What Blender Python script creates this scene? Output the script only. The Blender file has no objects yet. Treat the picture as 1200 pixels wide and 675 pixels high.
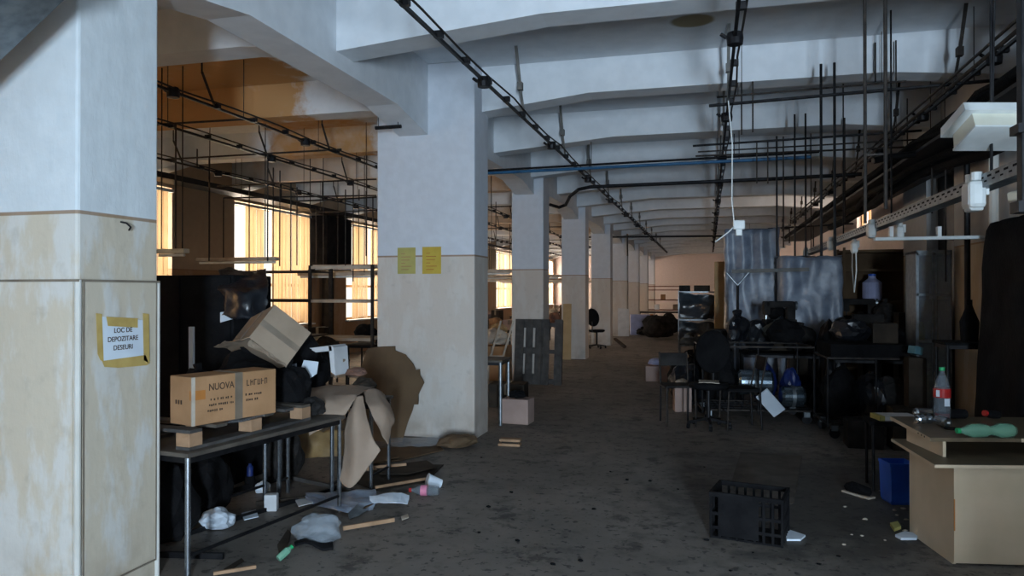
import bpy, bmesh, math, random
from mathutils import Vector, Matrix, noise, Euler
S = bpy.context.scene
C = S.collection
R = math.radians
random.seed(7)
# ------------------------------------------------------------------ camera, world, light, exposure
CAM = Vector((0, 0, 1.6)); F = 867.0; YAW = math.atan(230/867); PITCH = math.atan(4.5/867)
cd = bpy.data.cameras.new('camera'); cam = bpy.data.objects.new('camera', cd); C.objects.link(cam)
cd.lens = 36*F/1200; cd.sensor_width = 36; cd.clip_start = 0.05; cd.clip_end = 200
cam.location = CAM; cam.rotation_euler = (math.pi/2+PITCH, 0, YAW)
S.camera = cam
S.view_settings.view_transform = 'Standard'; S.view_settings.look = 'None'
S.view_settings.gamma = 1; S.view_settings.use_curve_mapping = False
S.view_settings.exposure = 0.0
S.cycles.max_bounces = 8; S.cycles.diffuse_bounces = 5; S.cycles.transparent_max_bounces = 16
S.cycles.use_denoising = True; S.cycles.sample_clamp_indirect = 4.0
W = bpy.data.worlds.new('world'); S.world = W; W.use_nodes = True
W.node_tree.nodes['Background'].inputs[0].default_value = (0.95, 0.9, 0.82, 1)
W.node_tree.nodes['Background'].inputs[1].default_value = 1.5
def area(name, loc, rot, sx, sy, energy, col):
    l = bpy.data.lights.new(name, 'AREA'); l.shape = 'RECTANGLE'; l.size = sx; l.size_y = sy; l.energy = energy; l.color = col
    o = bpy.data.objects.new(name, l); C.objects.link(o); o.location = loc; o.rotation_euler = rot
    return o
# daylight in the half-open door behind the camera
area('door_daylight', (1.43, -4.25, 1.30), (R(90), 0, 0), 0.55, 1.8, 1050, (0.66, 0.83, 1.0))
# warm daylight outside each window of the left wall, shining in through the blinds
WIN_Y = [-1.3+4.65*k for k in range(10)]           # start of each window, 2.9 m wide
for k, y in enumerate(WIN_Y):
    area('window_daylight', (-9.45, y+1.45, 2.3), (0, R(-90), 0), 2.6, 2.9, (270 if k < 5 else 560) if k < 8 else 1900, (1.0, 0.84, 0.66) if k < 5 else (1.0, .86, .74))
# high window of the right wall, far
area('transom_daylight', (3.85, 18.2, 3.35), (0, R(90), 0), 0.6, 1.6, 60, (1.0, 0.78, 0.62))

_m = Matrix.Rotation(YAW, 3, 'Z') @ Matrix.Rotation(math.pi/2+PITCH, 3, 'X')
def ray(px, py): return _m @ Vector(((px-600)/F, (337.5-py)/F, -1))
def P(px, py, Y): d = ray(px, py); return CAM + d*(Y/d.y)
def PZ(px, py, z): d = ray(px, py); return CAM + d*((z-1.6)/d.z)
def PX(px, py, X): d = ray(px, py); return CAM + d*(X/d.x)
# ------------------------------------------------------------------ materials
def nd(nt, t, **k):
    n = nt.nodes.new(t)
    for a, b in k.items(): setattr(n, a, b)
    return n
def base(name):
    m = bpy.data.materials.new(name); m.use_nodes = True
    return m, m.node_tree, m.node_tree.nodes['Principled BSDF']
def col4(c): return (c[0], c[1], c[2], 1)
def mat(name, c1, c2=None, rough=.7, scale=4, metal=0, bump=0, bscale=30, spec=.3, trans=0, alpha=1, detail=5, lo=.35, hi=.65):
    m, nt, p = base(name)
    p.inputs['Roughness'].default_value = rough; p.inputs['Metallic'].default_value = metal
    p.inputs['Specular IOR Level'].default_value = spec; p.inputs['Alpha'].default_value = alpha
    if trans: p.inputs['Transmission Weight'].default_value = trans
    c2 = c2 or tuple(x*.75 for x in c1)
    tc = nd(nt, 'ShaderNodeTexCoord'); n = nd(nt, 'ShaderNodeTexNoise'); n.inputs['Scale'].default_value = scale; n.inputs['Detail'].default_value = detail
    nt.links.new(tc.outputs['Object'], n.inputs['Vector'])
    r = nd(nt, 'ShaderNodeValToRGB'); r.color_ramp.elements[0].position = lo; r.color_ramp.elements[1].position = hi
    r.color_ramp.elements[0].color = col4(c2); r.color_ramp.elements[1].color = col4(c1)
    nt.links.new(n.outputs['Fac'], r.inputs['Fac']); nt.links.new(r.outputs['Color'], p.inputs['Base Color'])
    if bump:
        n2 = nd(nt, 'ShaderNodeTexNoise'); n2.inputs['Scale'].default_value = bscale; n2.inputs['Detail'].default_value = 4
        nt.links.new(tc.outputs['Object'], n2.inputs['Vector'])
        b = nd(nt, 'ShaderNodeBump'); b.inputs['Strength'].default_value = bump; b.inputs['Distance'].default_value = .02
        nt.links.new(n2.outputs['Fac'], b.inputs['Height']); nt.links.new(b.outputs['Normal'], p.inputs['Normal'])
    return m
class G:
    """small helper to chain maths nodes"""
    def __init__(s, nt): s.nt = nt
    def m(s, op, a, b=None, c=None, clamp=False):
        n = nd(s.nt, 'ShaderNodeMath', operation=op, use_clamp=clamp)
        for i, v in enumerate((a, b, c)):
            if v is None: continue
            if isinstance(v, (int, float)): n.inputs[i].default_value = v
            else: s.nt.links.new(v, n.inputs[i])
        return n.outputs[0]
    def noise(s, vec, scale, detail=4, rough=.5):
        n = nd(s.nt, 'ShaderNodeTexNoise'); n.inputs['Scale'].default_value = scale; n.inputs['Detail'].default_value = detail; n.inputs['Roughness'].default_value = rough
        s.nt.links.new(vec, n.inputs['Vector']); return n.outputs['Fac']
    def step(s, v, lo, hi):
        n = nd(s.nt, 'ShaderNodeMapRange', interpolation_type='SMOOTHSTEP'); s.nt.links.new(v, n.inputs['Value'])
        n.inputs['From Min'].default_value = lo; n.inputs['From Max'].default_value = hi; return n.outputs['Result']
    def mix(s, f, a, b):
        n = nd(s.nt, 'ShaderNodeMix', data_type='RGBA')
        if isinstance(f, (int, float)): n.inputs[0].default_value = f
        else: s.nt.links.new(f, n.inputs[0])
        for i, v in ((6, a), (7, b)):
            if isinstance(v, tuple): n.inputs[i].default_value = col4(v)
            else: s.nt.links.new(v, n.inputs[i])
        return n.outputs[2]
def wall_mat(name, up, low, dado=2.0, wear=.5, dirt=(.25, .2, .15), line=(.25, .15, .08)):
    m, nt, p = base(name); g = G(nt); p.inputs['Roughness'].default_value = .75; p.inputs['Specular IOR Level'].default_value = .2
    pos = nd(nt, 'ShaderNodeNewGeometry').outputs['Position']; sx = nd(nt, 'ShaderNodeSeparateXYZ'); nt.links.new(pos, sx.inputs[0])
    z = sx.outputs['Z']
    mp = nd(nt, 'ShaderNodeMapping'); mp.inputs['Scale'].default_value = (2.4, 2.4, .8); nt.links.new(pos, mp.inputs[0])
    big = g.noise(mp.outputs[0], 2.2, 5, .6); small = g.noise(pos, 9, 4)
    upc = g.mix(g.step(small, .3, .75), tuple(x*.93 for x in up), up)
    patches = g.m('MULTIPLY', g.step(big, .47, .60), wear)
    white = (.60, .60, .58)
    lc = g.mix(patches, low, white)
    lc = g.mix(g.m('MULTIPLY', g.step(small, .55, .8), .35), lc, tuple(x*.6 for x in low))
    # grime close to the floor
    gr = g.m('MULTIPLY', g.m('SUBTRACT', 1, g.step(z, .0, .45)), g.step(g.noise(pos, 5, 5), .3, .7))
    lc = g.mix(g.m('MULTIPLY', gr, .55), lc, dirt)
    f = g.step(z, dado-.002, dado+.002)
    c = g.mix(f, lc, upc)
    ln = g.m('MULTIPLY', g.step(z, dado-.016, dado-.012), g.m('SUBTRACT', 1, g.step(z, dado+.003, dado+.006)))
    c = g.mix(g.m('MULTIPLY', ln, .8), c, line)
    nt.links.new(c, p.inputs['Base Color'])
    b = nd(nt, 'ShaderNodeBump'); b.inputs['Strength'].default_value = .35; b.inputs['Distance'].default_value = .02
    nt.links.new(g.m('ADD', big, g.m('MULTIPLY', small, .5)), b.inputs['Height']); nt.links.new(b.outputs[0], p.inputs['Normal'])
    return m
def ceil_mat():
    m, nt, p = base('ceiling_paint'); g = G(nt); p.inputs['Roughness'].default_value = .85; p.inputs['Specular IOR Level'].default_value = .1
    pos = nd(nt, 'ShaderNodeNewGeometry').outputs['Position']; sx = nd(nt, 'ShaderNodeSeparateXYZ'); nt.links.new(pos, sx.inputs[0])
    X, Y, Z = sx.outputs
    n1 = g.noise(pos, .55, 5, .6); n2 = g.noise(pos, 6, 4); n3 = g.noise(pos, 2.2, 6, .65)
    c = g.mix(g.step(n2, .3, .7), (.60, .635, .67), (.66, .695, .73))
    left = g.m('SUBTRACT', 1, g.step(X, -3.5, -3.38))
    # damp, flaking brown areas in the left bay
    def blob(cx, cy, rx, ry, wob=.35):
        dx = g.m('DIVIDE', g.m('SUBTRACT', X, cx), rx); dy = g.m('DIVIDE', g.m('SUBTRACT', Y, cy), ry)
        d = g.m('SQRT', g.m('ADD', g.m('MULTIPLY', dx, dx), g.m('MULTIPLY', dy, dy)))
        d = g.m('ADD', d, g.m('MULTIPLY', g.m('SUBTRACT', n3, .5), wob*2.6))
        return g.m('SUBTRACT', 1, g.step(d, .82, 1.08))
    for (cx, cy, rx, ry, s, cc) in ((-6.0, 7.2, 1.65, 1.5, 1.15, (.46, .27, .12)), (-5.1, 6.5, .8, .35, .9, (.34, .17, .07)), (-5.75, 10.25, .95, .7, .95, (.44, .26, .11)), (-6.9, 5.2, 1.2, .8, .8, (.40, .24, .11)),
                              (-7.3, 12.5, 1.2, 1.2, .6, (.45, .31, .17)), (-5.0, 14.9, 1.1, .9, .8, (.42, .26, .12)), (-5.5, 24, 2.0, 5.0, .7, (.42, .28, .14))):
        f = g.m('MULTIPLY', g.m('MULTIPLY', blob(cx, cy, rx, ry), left), g.m('MULTIPLY', g.m('ADD', .55, g.m('MULTIPLY', n2, .8)), s), clamp=True)
        c = g.mix(f, c, cc)
    for (cx, cy, rx, ry, s, cc) in ((-.14, 7.07, .21, .17, .9, (.24, .19, .09)), (-1.0, 8.7, .85, .28, .8, (.30, .27, .20)), (-1.9, 7.05, .0001, .0001, 0, (0, 0, 0))):
        if s == 0: continue
        f = g.m('MULTIPLY', blob(cx, cy, rx, ry, .12), s); c = g.mix(f, c, cc)
    nt.links.new(c, p.inputs['Base Color'])
    b = nd(nt, 'ShaderNodeBump'); b.inputs['Strength'].default_value = .2; b.inputs['Distance'].default_value = .02
    nt.links.new(n3, b.inputs['Height']); nt.links.new(b.outputs[0], p.inputs['Normal'])
    return m
def floor_mat():
    m, nt, p = base('dirty_concrete'); g = G(nt); p.inputs['Specular IOR Level'].default_value = .35
    pos = nd(nt, 'ShaderNodeNewGeometry').outputs['Position']
    n1 = g.noise(pos, .7, 6, .6); n2 = g.noise(pos, 5, 6, .65); n3 = g.noise(pos, 2.6, 8, .7); n4 = g.noise(pos, 16, 3, .6)
    c = g.mix(g.step(n1, .35, .68), (.135, .12, .105), (.195, .172, .15))
    c = g.mix(g.m('MULTIPLY', g.step(n2, .50, .72), .55), c, (.05, .046, .042))
    c = g.mix(g.m('MULTIPLY', g.step(n3, .56, .64), .65), c, (.014, .013, .012))
    c = g.mix(g.m('MULTIPLY', g.step(n4, .585, .65), .7), c, (.012, .012, .012))
    sx = nd(nt, 'ShaderNodeSeparateXYZ'); nt.links.new(pos, sx.inputs[0])
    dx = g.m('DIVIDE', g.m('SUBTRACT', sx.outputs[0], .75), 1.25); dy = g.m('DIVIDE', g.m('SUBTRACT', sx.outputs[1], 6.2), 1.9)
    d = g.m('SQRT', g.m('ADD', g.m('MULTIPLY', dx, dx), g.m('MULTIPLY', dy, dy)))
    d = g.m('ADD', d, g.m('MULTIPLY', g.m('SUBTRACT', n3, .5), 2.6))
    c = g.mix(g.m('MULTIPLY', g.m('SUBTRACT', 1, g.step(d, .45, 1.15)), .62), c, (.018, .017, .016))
    nt.links.new(c, p.inputs['Base Color'])
    nt.links.new(g.m('ADD', .42, g.m('MULTIPLY', n2, .4)), p.inputs['Roughness'])
    b = nd(nt, 'ShaderNodeBump'); b.inputs['Strength'].default_value = .3; b.inputs['Distance'].default_value = .01
    nt.links.new(g.m('ADD', n2, g.m('MULTIPLY', n4, .4)), b.inputs['Height']); nt.links.new(b.outputs[0], p.inputs['Normal'])
    return m
def glassy(name, c, alpha=.25, rough=.1):
    m = bpy.data.materials.new(name); m.use_nodes = True; nt = m.node_tree; nt.nodes.clear()
    o = nd(nt, 'ShaderNodeOutputMaterial'); mx = nd(nt, 'ShaderNodeMixShader'); t = nd(nt, 'ShaderNodeBsdfTransparent'); p = nd(nt, 'ShaderNodeBsdfPrincipled')
    t.inputs[0].default_value = (1, 1, 1, 1); p.inputs['Base Color'].default_value = col4(c); p.inputs['Roughness'].default_value = rough; p.inputs['Specular IOR Level'].default_value = .8; p.inputs['IOR'].default_value = 1.45
    mx.inputs[0].default_value = alpha
    nt.links.new(t.outputs[0], mx.inputs[1]); nt.links.new(p.outputs[0], mx.inputs[2]); nt.links.new(mx.outputs[0], o.inputs[0]); return m
def blind_mat():
    m = bpy.data.materials.new('blind_fabric'); m.use_nodes = True; nt = m.node_tree; nt.nodes.clear(); g = G(nt)
    o = nd(nt, 'ShaderNodeOutputMaterial'); mx = nd(nt, 'ShaderNodeMixShader'); t = nd(nt, 'ShaderNodeBsdfTranslucent'); d = nd(nt, 'ShaderNodeBsdfDiffuse')
    pos = nd(nt, 'ShaderNodeNewGeometry').outputs['Position']
    f = g.noise(pos, 3, 3)
    c = g.mix(f, (.66, .54, .40), (.76, .66, .51))
    nt.links.new(c, t.inputs[0]); nt.links.new(c, d.inputs[0]); mx.inputs[0].default_value = .45
    nt.links.new(t.outputs[0], mx.inputs[1]); nt.links.new(d.outputs[0], mx.inputs[2]); nt.links.new(mx.outputs[0], o.inputs[0]); return m
M = {}
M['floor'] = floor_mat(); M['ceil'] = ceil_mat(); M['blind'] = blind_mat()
M['col_near'] = wall_mat('column_paint_near', (.62, .67, .70), (.54, .48, .385), wear=.8)
M['col'] = wall_mat('column_paint', (.58, .62, .68), (.53, .48, .43), wear=.35)
M['wall_l'] = wall_mat('wall_paint_window_side', (.46, .36, .26), (.34, .21, .12), wear=.1)
M['wall_r'] = wall_mat('wall_paint_pile_side', (.46, .46, .46), (.42, .34, .24), dado=2.13, wear=.2)
M['wall_e'] = wall_mat('end_wall_paint', (.62, .53, .50), (.58, .50, .46), wear=.1, line=(.5, .38, .3))
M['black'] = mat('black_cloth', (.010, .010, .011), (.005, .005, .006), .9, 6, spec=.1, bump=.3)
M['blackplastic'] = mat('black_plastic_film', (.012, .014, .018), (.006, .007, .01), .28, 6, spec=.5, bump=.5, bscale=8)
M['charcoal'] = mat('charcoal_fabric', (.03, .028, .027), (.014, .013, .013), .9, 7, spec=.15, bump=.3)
M['darkbrown'] = mat('dark_brown_board', (.05, .038, .028), (.025, .02, .016), .8, 5, spec=.15)
M['darkmetal'] = mat('dark_metal', (.022, .022, .024), (.01, .01, .012), .5, 12, .6)
M['rust'] = mat('rusty_conduit', (.045, .036, .03), (.018, .016, .016), .65, 18, .3)
M['greymetal'] = mat('grey_galvanised', (.26, .29, .31), (.17, .19, .21), .42, 15, .75)
M['steel'] = mat('chromed_leg', (.42, .46, .50), (.28, .30, .33), .22, 20, .95)
M['bluepipe'] = mat('blue_pipe', (.03, .12, .24), (.02, .08, .17), .45, 5)
M['card'] = mat('cardboard', (.40, .23, .12), (.32, .18, .09), .85, 5, spec=.1, bump=.08, bscale=60)
M['cardgrey'] = mat('grey_cardboard', (.30, .235, .175), (.24, .185, .135), .85, 4, spec=.1)
M['cardbrown'] = mat('brown_cardboard', (.125, .085, .05), (.10, .065, .04), .85, 4, spec=.1)
M['cardpink'] = mat('pinkish_cardboard', (.40, .29, .25), (.32, .23, .20), .85, 4, spec=.1)
M['tape'] = mat('packing_tape', (.20, .16, .12), (.15, .12, .09), .3, 9, spec=.6)
M['tapelight'] = mat('clear_tape', (.52, .47, .40), (.42, .36, .29), .25, 9, spec=.7)
M['ink'] = mat('printed_ink', (.07, .04, .025), (.05, .03, .02), .8, 9)
M['labelorange'] = mat('orange_label', (.42, .17, .04), (.34, .13, .03), .7, 9)
M['paper'] = mat('white_paper', (.66, .74, .82), (.55, .62, .70), .8, 3, spec=.1)
M['foam'] = mat('pale_foam_board', (.62, .64, .66), (.5, .52, .54), .8, 5)
M['yellowpaper'] = mat('yellow_paper', (.50, .38, .06), (.45, .32, .05), .7, 6)
M['yellowgreen'] = mat('yellow_green_paper', (.42, .38, .12), (.36, .33, .11), .7, 6)
M['masking'] = mat('masking_tape', (.52, .38, .13), (.44, .31, .10), .6, 14)
M['wood'] = mat('raw_wood', (.40, .25, .15), (.27, .165, .095), .75, 8, bump=.1)
M['greywood'] = mat('weathered_grey_wood', (.075, .07, .067), (.045, .042, .04), .85, 9, bump=.2)
M['veneer'] = mat('oak_veneer', (.62, .50, .36), (.53, .43, .30), .5, 3.5, spec=.35)
M['veneertop'] = mat('worn_veneer_top', (.14, .105, .065), (.09, .07, .045), .4, 5, spec=.4)
M['tanboard'] = mat('tan_board', (.48, .33, .17), (.40, .27, .13), .7, 4)
M['kraft'] = mat('tan_sheet', (.33, .25, .19), (.27, .20, .15), .7, 4, spec=.25, bump=.15, bscale=12)
M['plywood'] = mat('dark_table_board', (.10, .085, .07), (.055, .048, .042), .6, 6)
M['whitep'] = mat('white_plastic', (.74, .78, .78), (.62, .66, .66), .45, 6, spec=.4)
M['creamenamel'] = mat('cream_enamel', (.70, .70, .60), (.60, .60, .50), .35, 6, spec=.4)
M['film'] = glassy('clear_film', (.5, .58, .66), .26, .16)
M['filmblue'] = mat('bluish_plastic_wrap', (.27, .32, .40), (.15, .18, .24), .38, 5, spec=.5, bump=.35, bscale=9)
M['bottle'] = glassy('clear_bottle', (.22, .26, .3), .35, .08)
M['greenbottle'] = glassy('green_bottle', (.20, .44, .31), .6, .12)
M['red'] = mat('red_label', (.45, .02, .02), (.35, .015, .015), .45, 8)
M['green'] = mat('green_cap', (.02, .35, .13), (.015, .28, .1), .4, 8)
M['blue'] = mat('blue_plastic', (.02, .12, .60), (.015, .08, .45), .38, 5, spec=.5)
M['bluedark'] = mat('dark_blue_bag', (.01, .03, .16), (.006, .015, .08), .35, 5, spec=.6, bump=.4, bscale=9)
M['alu'] = mat('shiny_aluminium', (.40, .50, .58), (.22, .30, .38), .2, 6, .95, bump=.15, bscale=6)
M['pink'] = mat('pink_label', (.62, .22, .32), (.5, .15, .25), .5, 8)
M['fabricmix'] = mat('faded_fabric', (.32, .16, .10), (.10, .06, .05), .9, 6)
M['fabricpale'] = mat('pale_fabric', (.52, .46, .38), (.34, .28, .22), .9, 5)
M['lavender'] = mat('lavender_cloth', (.42, .45, .66), (.34, .36, .54), .85, 5)
M['redshelf'] = mat('red_brown_rack', (.16, .05, .03), (.1, .03, .02), .6, 8)
M['glass'] = glassy('window_glass', (.8, .85, .85), .08, .03)
M['frame'] = mat('painted_window_frame', (.30, .17, .08), (.22, .12, .06), .6, 6)
M['screen'] = mat('dark_screen', (.02, .03, .035), (.015, .02, .025), .15, 5, spec=.6)
M['tealfilm'] = mat('dark_teal_film', (.035, .05, .065), (.015, .02, .028), .25, 4, spec=.8, bump=.5, bscale=6)
M['trodden'] = mat('trodden_board', (.10, .085, .072), (.055, .047, .04), .85, 5)
M['groove'] = mat('panel_groove', (.22, .19, .15), (.16, .13, .1), .8, 8)
M['teal'] = mat('teal_scrap', (.10, .22, .26), (.07, .16, .19), .6, 5)
# ------------------------------------------------------------------ geometry helpers
class MB:
    def __init__(s): s.b = bmesh.new()
    def _add(s, tmp, mtx):
        tmp.transform(mtx); me = bpy.data.meshes.new('t'); tmp.to_mesh(me); s.b.from_mesh(me); bpy.data.meshes.remove(me); tmp.free(); return s
    def box(s, c, d, rot=(0, 0, 0), bev=0):
        t = bmesh.new(); bmesh.ops.create_cube(t, size=1); t.transform(Matrix.Diagonal((d[0], d[1], d[2], 1)))
        if bev: bmesh.ops.bevel(t, geom=t.edges[:], offset=min(bev, min(d)*.4), segments=2, affect='EDGES', profile=.5)
        return s._add(t, Matrix.Translation(c) @ Euler(rot).to_matrix().to_4x4())
    def mm(s, a, b, bev=0): return s.box([(a[i]+b[i])/2 for i in range(3)], [abs(b[i]-a[i]) for i in range(3)], bev=bev)
    def cyl(s, p, q, r, r2=None, n=10, caps=True):
        p = Vector(p); q = Vector(q); d = q-p; t = bmesh.new()
        bmesh.ops.create_cone(t, cap_ends=caps, segments=n, radius1=r, radius2=r if r2 is None else r2, depth=d.length)
        return s._add(t, Matrix.Translation((p+q)/2) @ d.to_track_quat('Z', 'Y').to_matrix().to_4x4())
    def bar(s, p, q, w, h=None):
        p = Vector(p); q = Vector(q); d = q-p; t = bmesh.new(); bmesh.ops.create_cube(t, size=1); t.transform(Matrix.Diagonal((w, h or w, d.length, 1)))
        return s._add(t, Matrix.Translation((p+q)/2) @ d.to_track_quat('Z', 'Y').to_matrix().to_4x4())
    def tube(s, pts, r, n=8):
        for a, b in zip(pts[:-1], pts[1:]): s.cyl(a, b, r, n=n)
        for a in pts[1:-1]: s.ball(a, (r, r, r), sub=1)
        return s
    def ball(s, c, rad, sub=2, amp=0, seed=0, rot=(0, 0, 0), flat=None):
        t = bmesh.new(); bmesh.ops.create_icosphere(t, subdivisions=sub, radius=1)
        for v in t.verts:
            if amp:
                o = Vector((seed*3.1, seed*1.7, seed))
                v.co *= 1+amp*(noise.noise(v.co*1.6+o)*1.3+noise.noise(v.co*4+o)*.6+.4*abs(noise.noise(v.co*9+o)))
            if flat is not None and v.co.z < flat: v.co.z = flat+(v.co.z-flat)*.06
        t.transform(Matrix.Diagonal((rad[0], rad[1], rad[2], 1)))
        return s._add(t, Matrix.Translation(c) @ Euler(rot).to_matrix().to_4x4())
    def lathe(s, prof, c=(0, 0, 0), n=20, mtx=None):
        t = bmesh.new(); rings = []
        for r, z in prof: rings.append([t.verts.new((r*math.cos(2*math.pi*i/n), r*math.sin(2*math.pi*i/n), z)) for i in range(n)])
        for A, B in zip(rings[:-1], rings[1:]):
            for i in range(n): t.faces.new((A[i], A[(i+1) % n], B[(i+1) % n], B[i]))
        if prof[0][0] > 1e-4: t.faces.new(rings[0][::-1])
        if prof[-1][0] > 1e-4: t.faces.new(rings[-1])
        return s._add(t, Matrix.Translation(c) @ (mtx or Matrix()))
    def prism(s, pts, vec):
        """closed polygon of 3-D points extruded by vec"""
        vec = Vector(vec); A = [s.b.verts.new(p) for p in pts]; B = [s.b.verts.new(Vector(p)+vec) for p in pts]; n = len(pts)
        s.b.faces.new(A[::-1]); s.b.faces.new(B)
        for i in range(n): s.b.faces.new((A[i], A[(i+1) % n], B[(i+1) % n], B[i]))
        return s
    def patch(s, rows, sub=5, amp=.01, freq=6, thick=.004, seed=0):
        """rows of 3-D control points -> smooth creased sheet with thickness"""
        rows = [[Vector(p) for p in r] for r in rows]; nr = len(rows); nc = len(rows[0])
        def cr(a, b, c, d, t): return .5*((2*b)+(c-a)*t+(2*a-5*b+4*c-d)*t*t+(3*b-a-3*c+d)*t**3)
        def line(L, u):
            i = min(int(u), len(L)-2); t = u-i; g = lambda k: L[max(0, min(len(L)-1, k))]
            return cr(g(i-1), g(i), g(i+1), g(i+2), t)
        H = (nr-1)*sub+1; Wd = (nc-1)*sub+1; pts = []
        for a in range(H):
            row = []
            for b in range(Wd):
                L = [line(r, b/sub) for r in rows]; p = line(L, a/sub)
                o = Vector((seed*5.3, seed, 0)); n = noise.noise_vector(p*freq+o)*amp + noise.noise_vector(p*freq*2.7+o)*amp*.5
                row.append(p+n)
            pts.append(row)
        t = bmesh.new(); V = [[t.verts.new(p) for p in r] for r in pts]
        for a in range(H-1):
            for b in range(Wd-1): t.faces.new((V[a][b], V[a][b+1], V[a+1][b+1], V[a+1][b]))
        bmesh.ops.recalc_face_normals(t, faces=t.faces[:])
        bmesh.ops.solidify(t, geom=t.faces[:], thickness=thick)
        return s._add(t, Matrix())
def tag(o, label=None, cat=None, group=None, kind=None):
    if label: o['label'] = label
    if cat: o['category'] = cat
    if group: o['group'] = group
    if kind: o['kind'] = kind
    return o
def obj(name, mb, m, parent=None, label=None, cat=None, group=None, kind=None, smooth=False, recenter=None):
    me = bpy.data.meshes.new(name); b = mb.b
    bmesh.ops.recalc_face_normals(b, faces=b.faces[:])
    b.to_mesh(me); b.free()
    me.materials.append(M[m] if isinstance(m, str) else m)
    if smooth:
        for f in me.polygons: f.use_smooth = True
    o = bpy.data.objects.new(name, me); C.objects.link(o)
    if parent is not None: o.parent = parent
    elif recenter is not False and len(me.vertices):
        xs = [v.co for v in me.vertices]; lo = [min(v[i] for v in xs) for i in range(3)]; hi = [max(v[i] for v in xs) for i in range(3)]
        c = Vector(((lo[0]+hi[0])/2, (lo[1]+hi[1])/2, lo[2])); me.transform(Matrix.Translation(-c)); o.location = c
    return tag(o, label, cat, group, kind)
def thing(name, label, cat, loc=(0, 0, 0), rotz=0, group=None):
    o = bpy.data.objects.new(name, None); C.objects.link(o); o.location = loc; o.rotation_euler = (0, 0, rotz); o.empty_display_size = .2
    return tag(o, label, cat, group)
def struct(name, mb, m, parent=None, smooth=False):
    return obj(name, mb, m, parent, kind='structure' if parent is None else None, smooth=smooth)
def dup(root, loc, rotz=0, label=None, group=None):
    r = root.copy(); C.objects.link(r); r.location = loc; r.rotation_euler = (0, 0, rotz)
    if label: r['label'] = label
    if group: r['group'] = group
    for ch in [o for o in kids[root.name]] if root.name in kids else list(root.children):
        c = ch.copy(); C.objects.link(c); c.parent = r
        for g in list(ch.children):
            d = g.copy(); C.objects.link(d); d.parent = c
    return r
kids = {}
def text(name, body, size, m, parent, mtx, squash=1):
    cu = bpy.data.curves.new(name, 'FONT'); cu.body = body; cu.size = size; cu.extrude = .0005; cu.align_x = 'CENTER'; cu.align_y = 'CENTER'; cu.offset = size*.012
    tmp = bpy.data.objects.new('t', cu); C.objects.link(tmp); bpy.context.view_layer.update(); me = bpy.data.meshes.new_from_object(tmp, depsgraph=bpy.context.evaluated_depsgraph_get()); me.materials.clear(); me.materials.append(M[m])
    bpy.data.objects.remove(tmp); o = bpy.data.objects.new(name, me); C.objects.link(o); o.parent = parent; o.matrix_local = mtx @ Matrix.Diagonal((squash, 1, 1, 1)); return o
# ------------------------------------------------------------------ the building
H_SLAB, H_BEAM, H_LB = 4.12, 3.75, 3.47
XL, XR, YB, YE = -9.0, 2.8, -4.1, 44.0
XR2 = 3.4                                            # the pile-side wall steps back beyond 12.1 m
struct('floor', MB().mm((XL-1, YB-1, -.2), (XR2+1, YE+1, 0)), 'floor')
struct('ceiling', MB().mm((XL-1, YB-1, H_SLAB), (XR2+1, YE+1, H_SLAB+.3)), 'ceil')
# transverse beams with haunches at the column line and at the right wall
def beam_y(y, d=.3):
    mb = MB()
    xs = [(-3.05, 3.55 if y > 7 and y < 9 else 3.60), (-1.25, H_BEAM), (1.7, H_BEAM), (XR+.7, 3.58), (XR+.7, H_SLAB+.02), (-3.05, H_SLAB+.02)]
    mb.prism([(x, y, z) for x, z in xs], (0, d, 0))
    struct('beam', mb, 'ceil')
    mb = MB(); xs = [(-3.32, 3.66), (-3.9, 3.72), (-8.2, 3.72), (XL, 3.55), (XL, H_SLAB+.02), (-3.32, H_SLAB+.02)]
    mb.prism([(x, y, z) for x, z in xs], (0, d, 0)); struct('beam', mb, 'ceil')
BY = [-1.5, .8, 3.2, 5.57, 7.92] + [7.92+2.325*k for k in range(1, 16)]
for y in BY: beam_y(y)
# longitudinal beam over the columns, haunched at every column
COLS = [12.79+4.65*k for k in range(7)]
mb = MB(); prof = [(YB, 3.47)]
def haunch(a, b): prof.extend([(a-.85, H_LB), (a, 3.33), (b, 3.33), (b+.85, H_LB)])
haunch(-1.7, -1.1); haunch(2.97, 3.52); haunch(7.67, 8.17)
for y in COLS: haunch(y, y+.55)
prof += [(YE, H_LB), (YE, H_SLAB+.02), (YB, H_SLAB+.02)]
mb.prism([(-3.33, y, z) for y, z in prof], (.34, 0, 0)); struct('beam', mb, 'ceil')
# columns
def column(x0, x1, y0, y1, m='col', z=H_SLAB):
    mb = MB(); mb.mm((x0, y0, -.02), (x1, y1, z), bev=.015); return struct('column', mb, m)
c1 = column(-3.62, -3.0, 2.97, 3.52, 'col_near')
column(-3.60, -2.45, 7.65, 8.165, 'col')
for y in COLS: column(-3.40, -2.82, y, y+.5, 'col')
column(-3.4, -2.8, -1.7, -1.15, 'col')
# near column: beads and raised lower panels
M['colbead'] = mat('column_bead_paint', (.60, .60, .57), (.52, .50, .45), .7, 3)
mb = MB(); mb.cyl((-2.998, 2.972, 0), (-2.998, 2.972, 1.66), .016); mb.cyl((-2.998, 3.515, 0), (-2.998, 3.515, 1.66), .014); struct('trim_1', mb, 'colbead')
mb = MB(); mb.mm((-2.999, 2.995, .12), (-2.989, 3.50, 1.655)); struct('trim_2', mb, 'col_near')
mb = MB(); mb.mm((-3.62, 2.961, .0), (-3.02, 2.972, 1.655)); struct('trim_3', mb, 'col_near')
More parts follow.
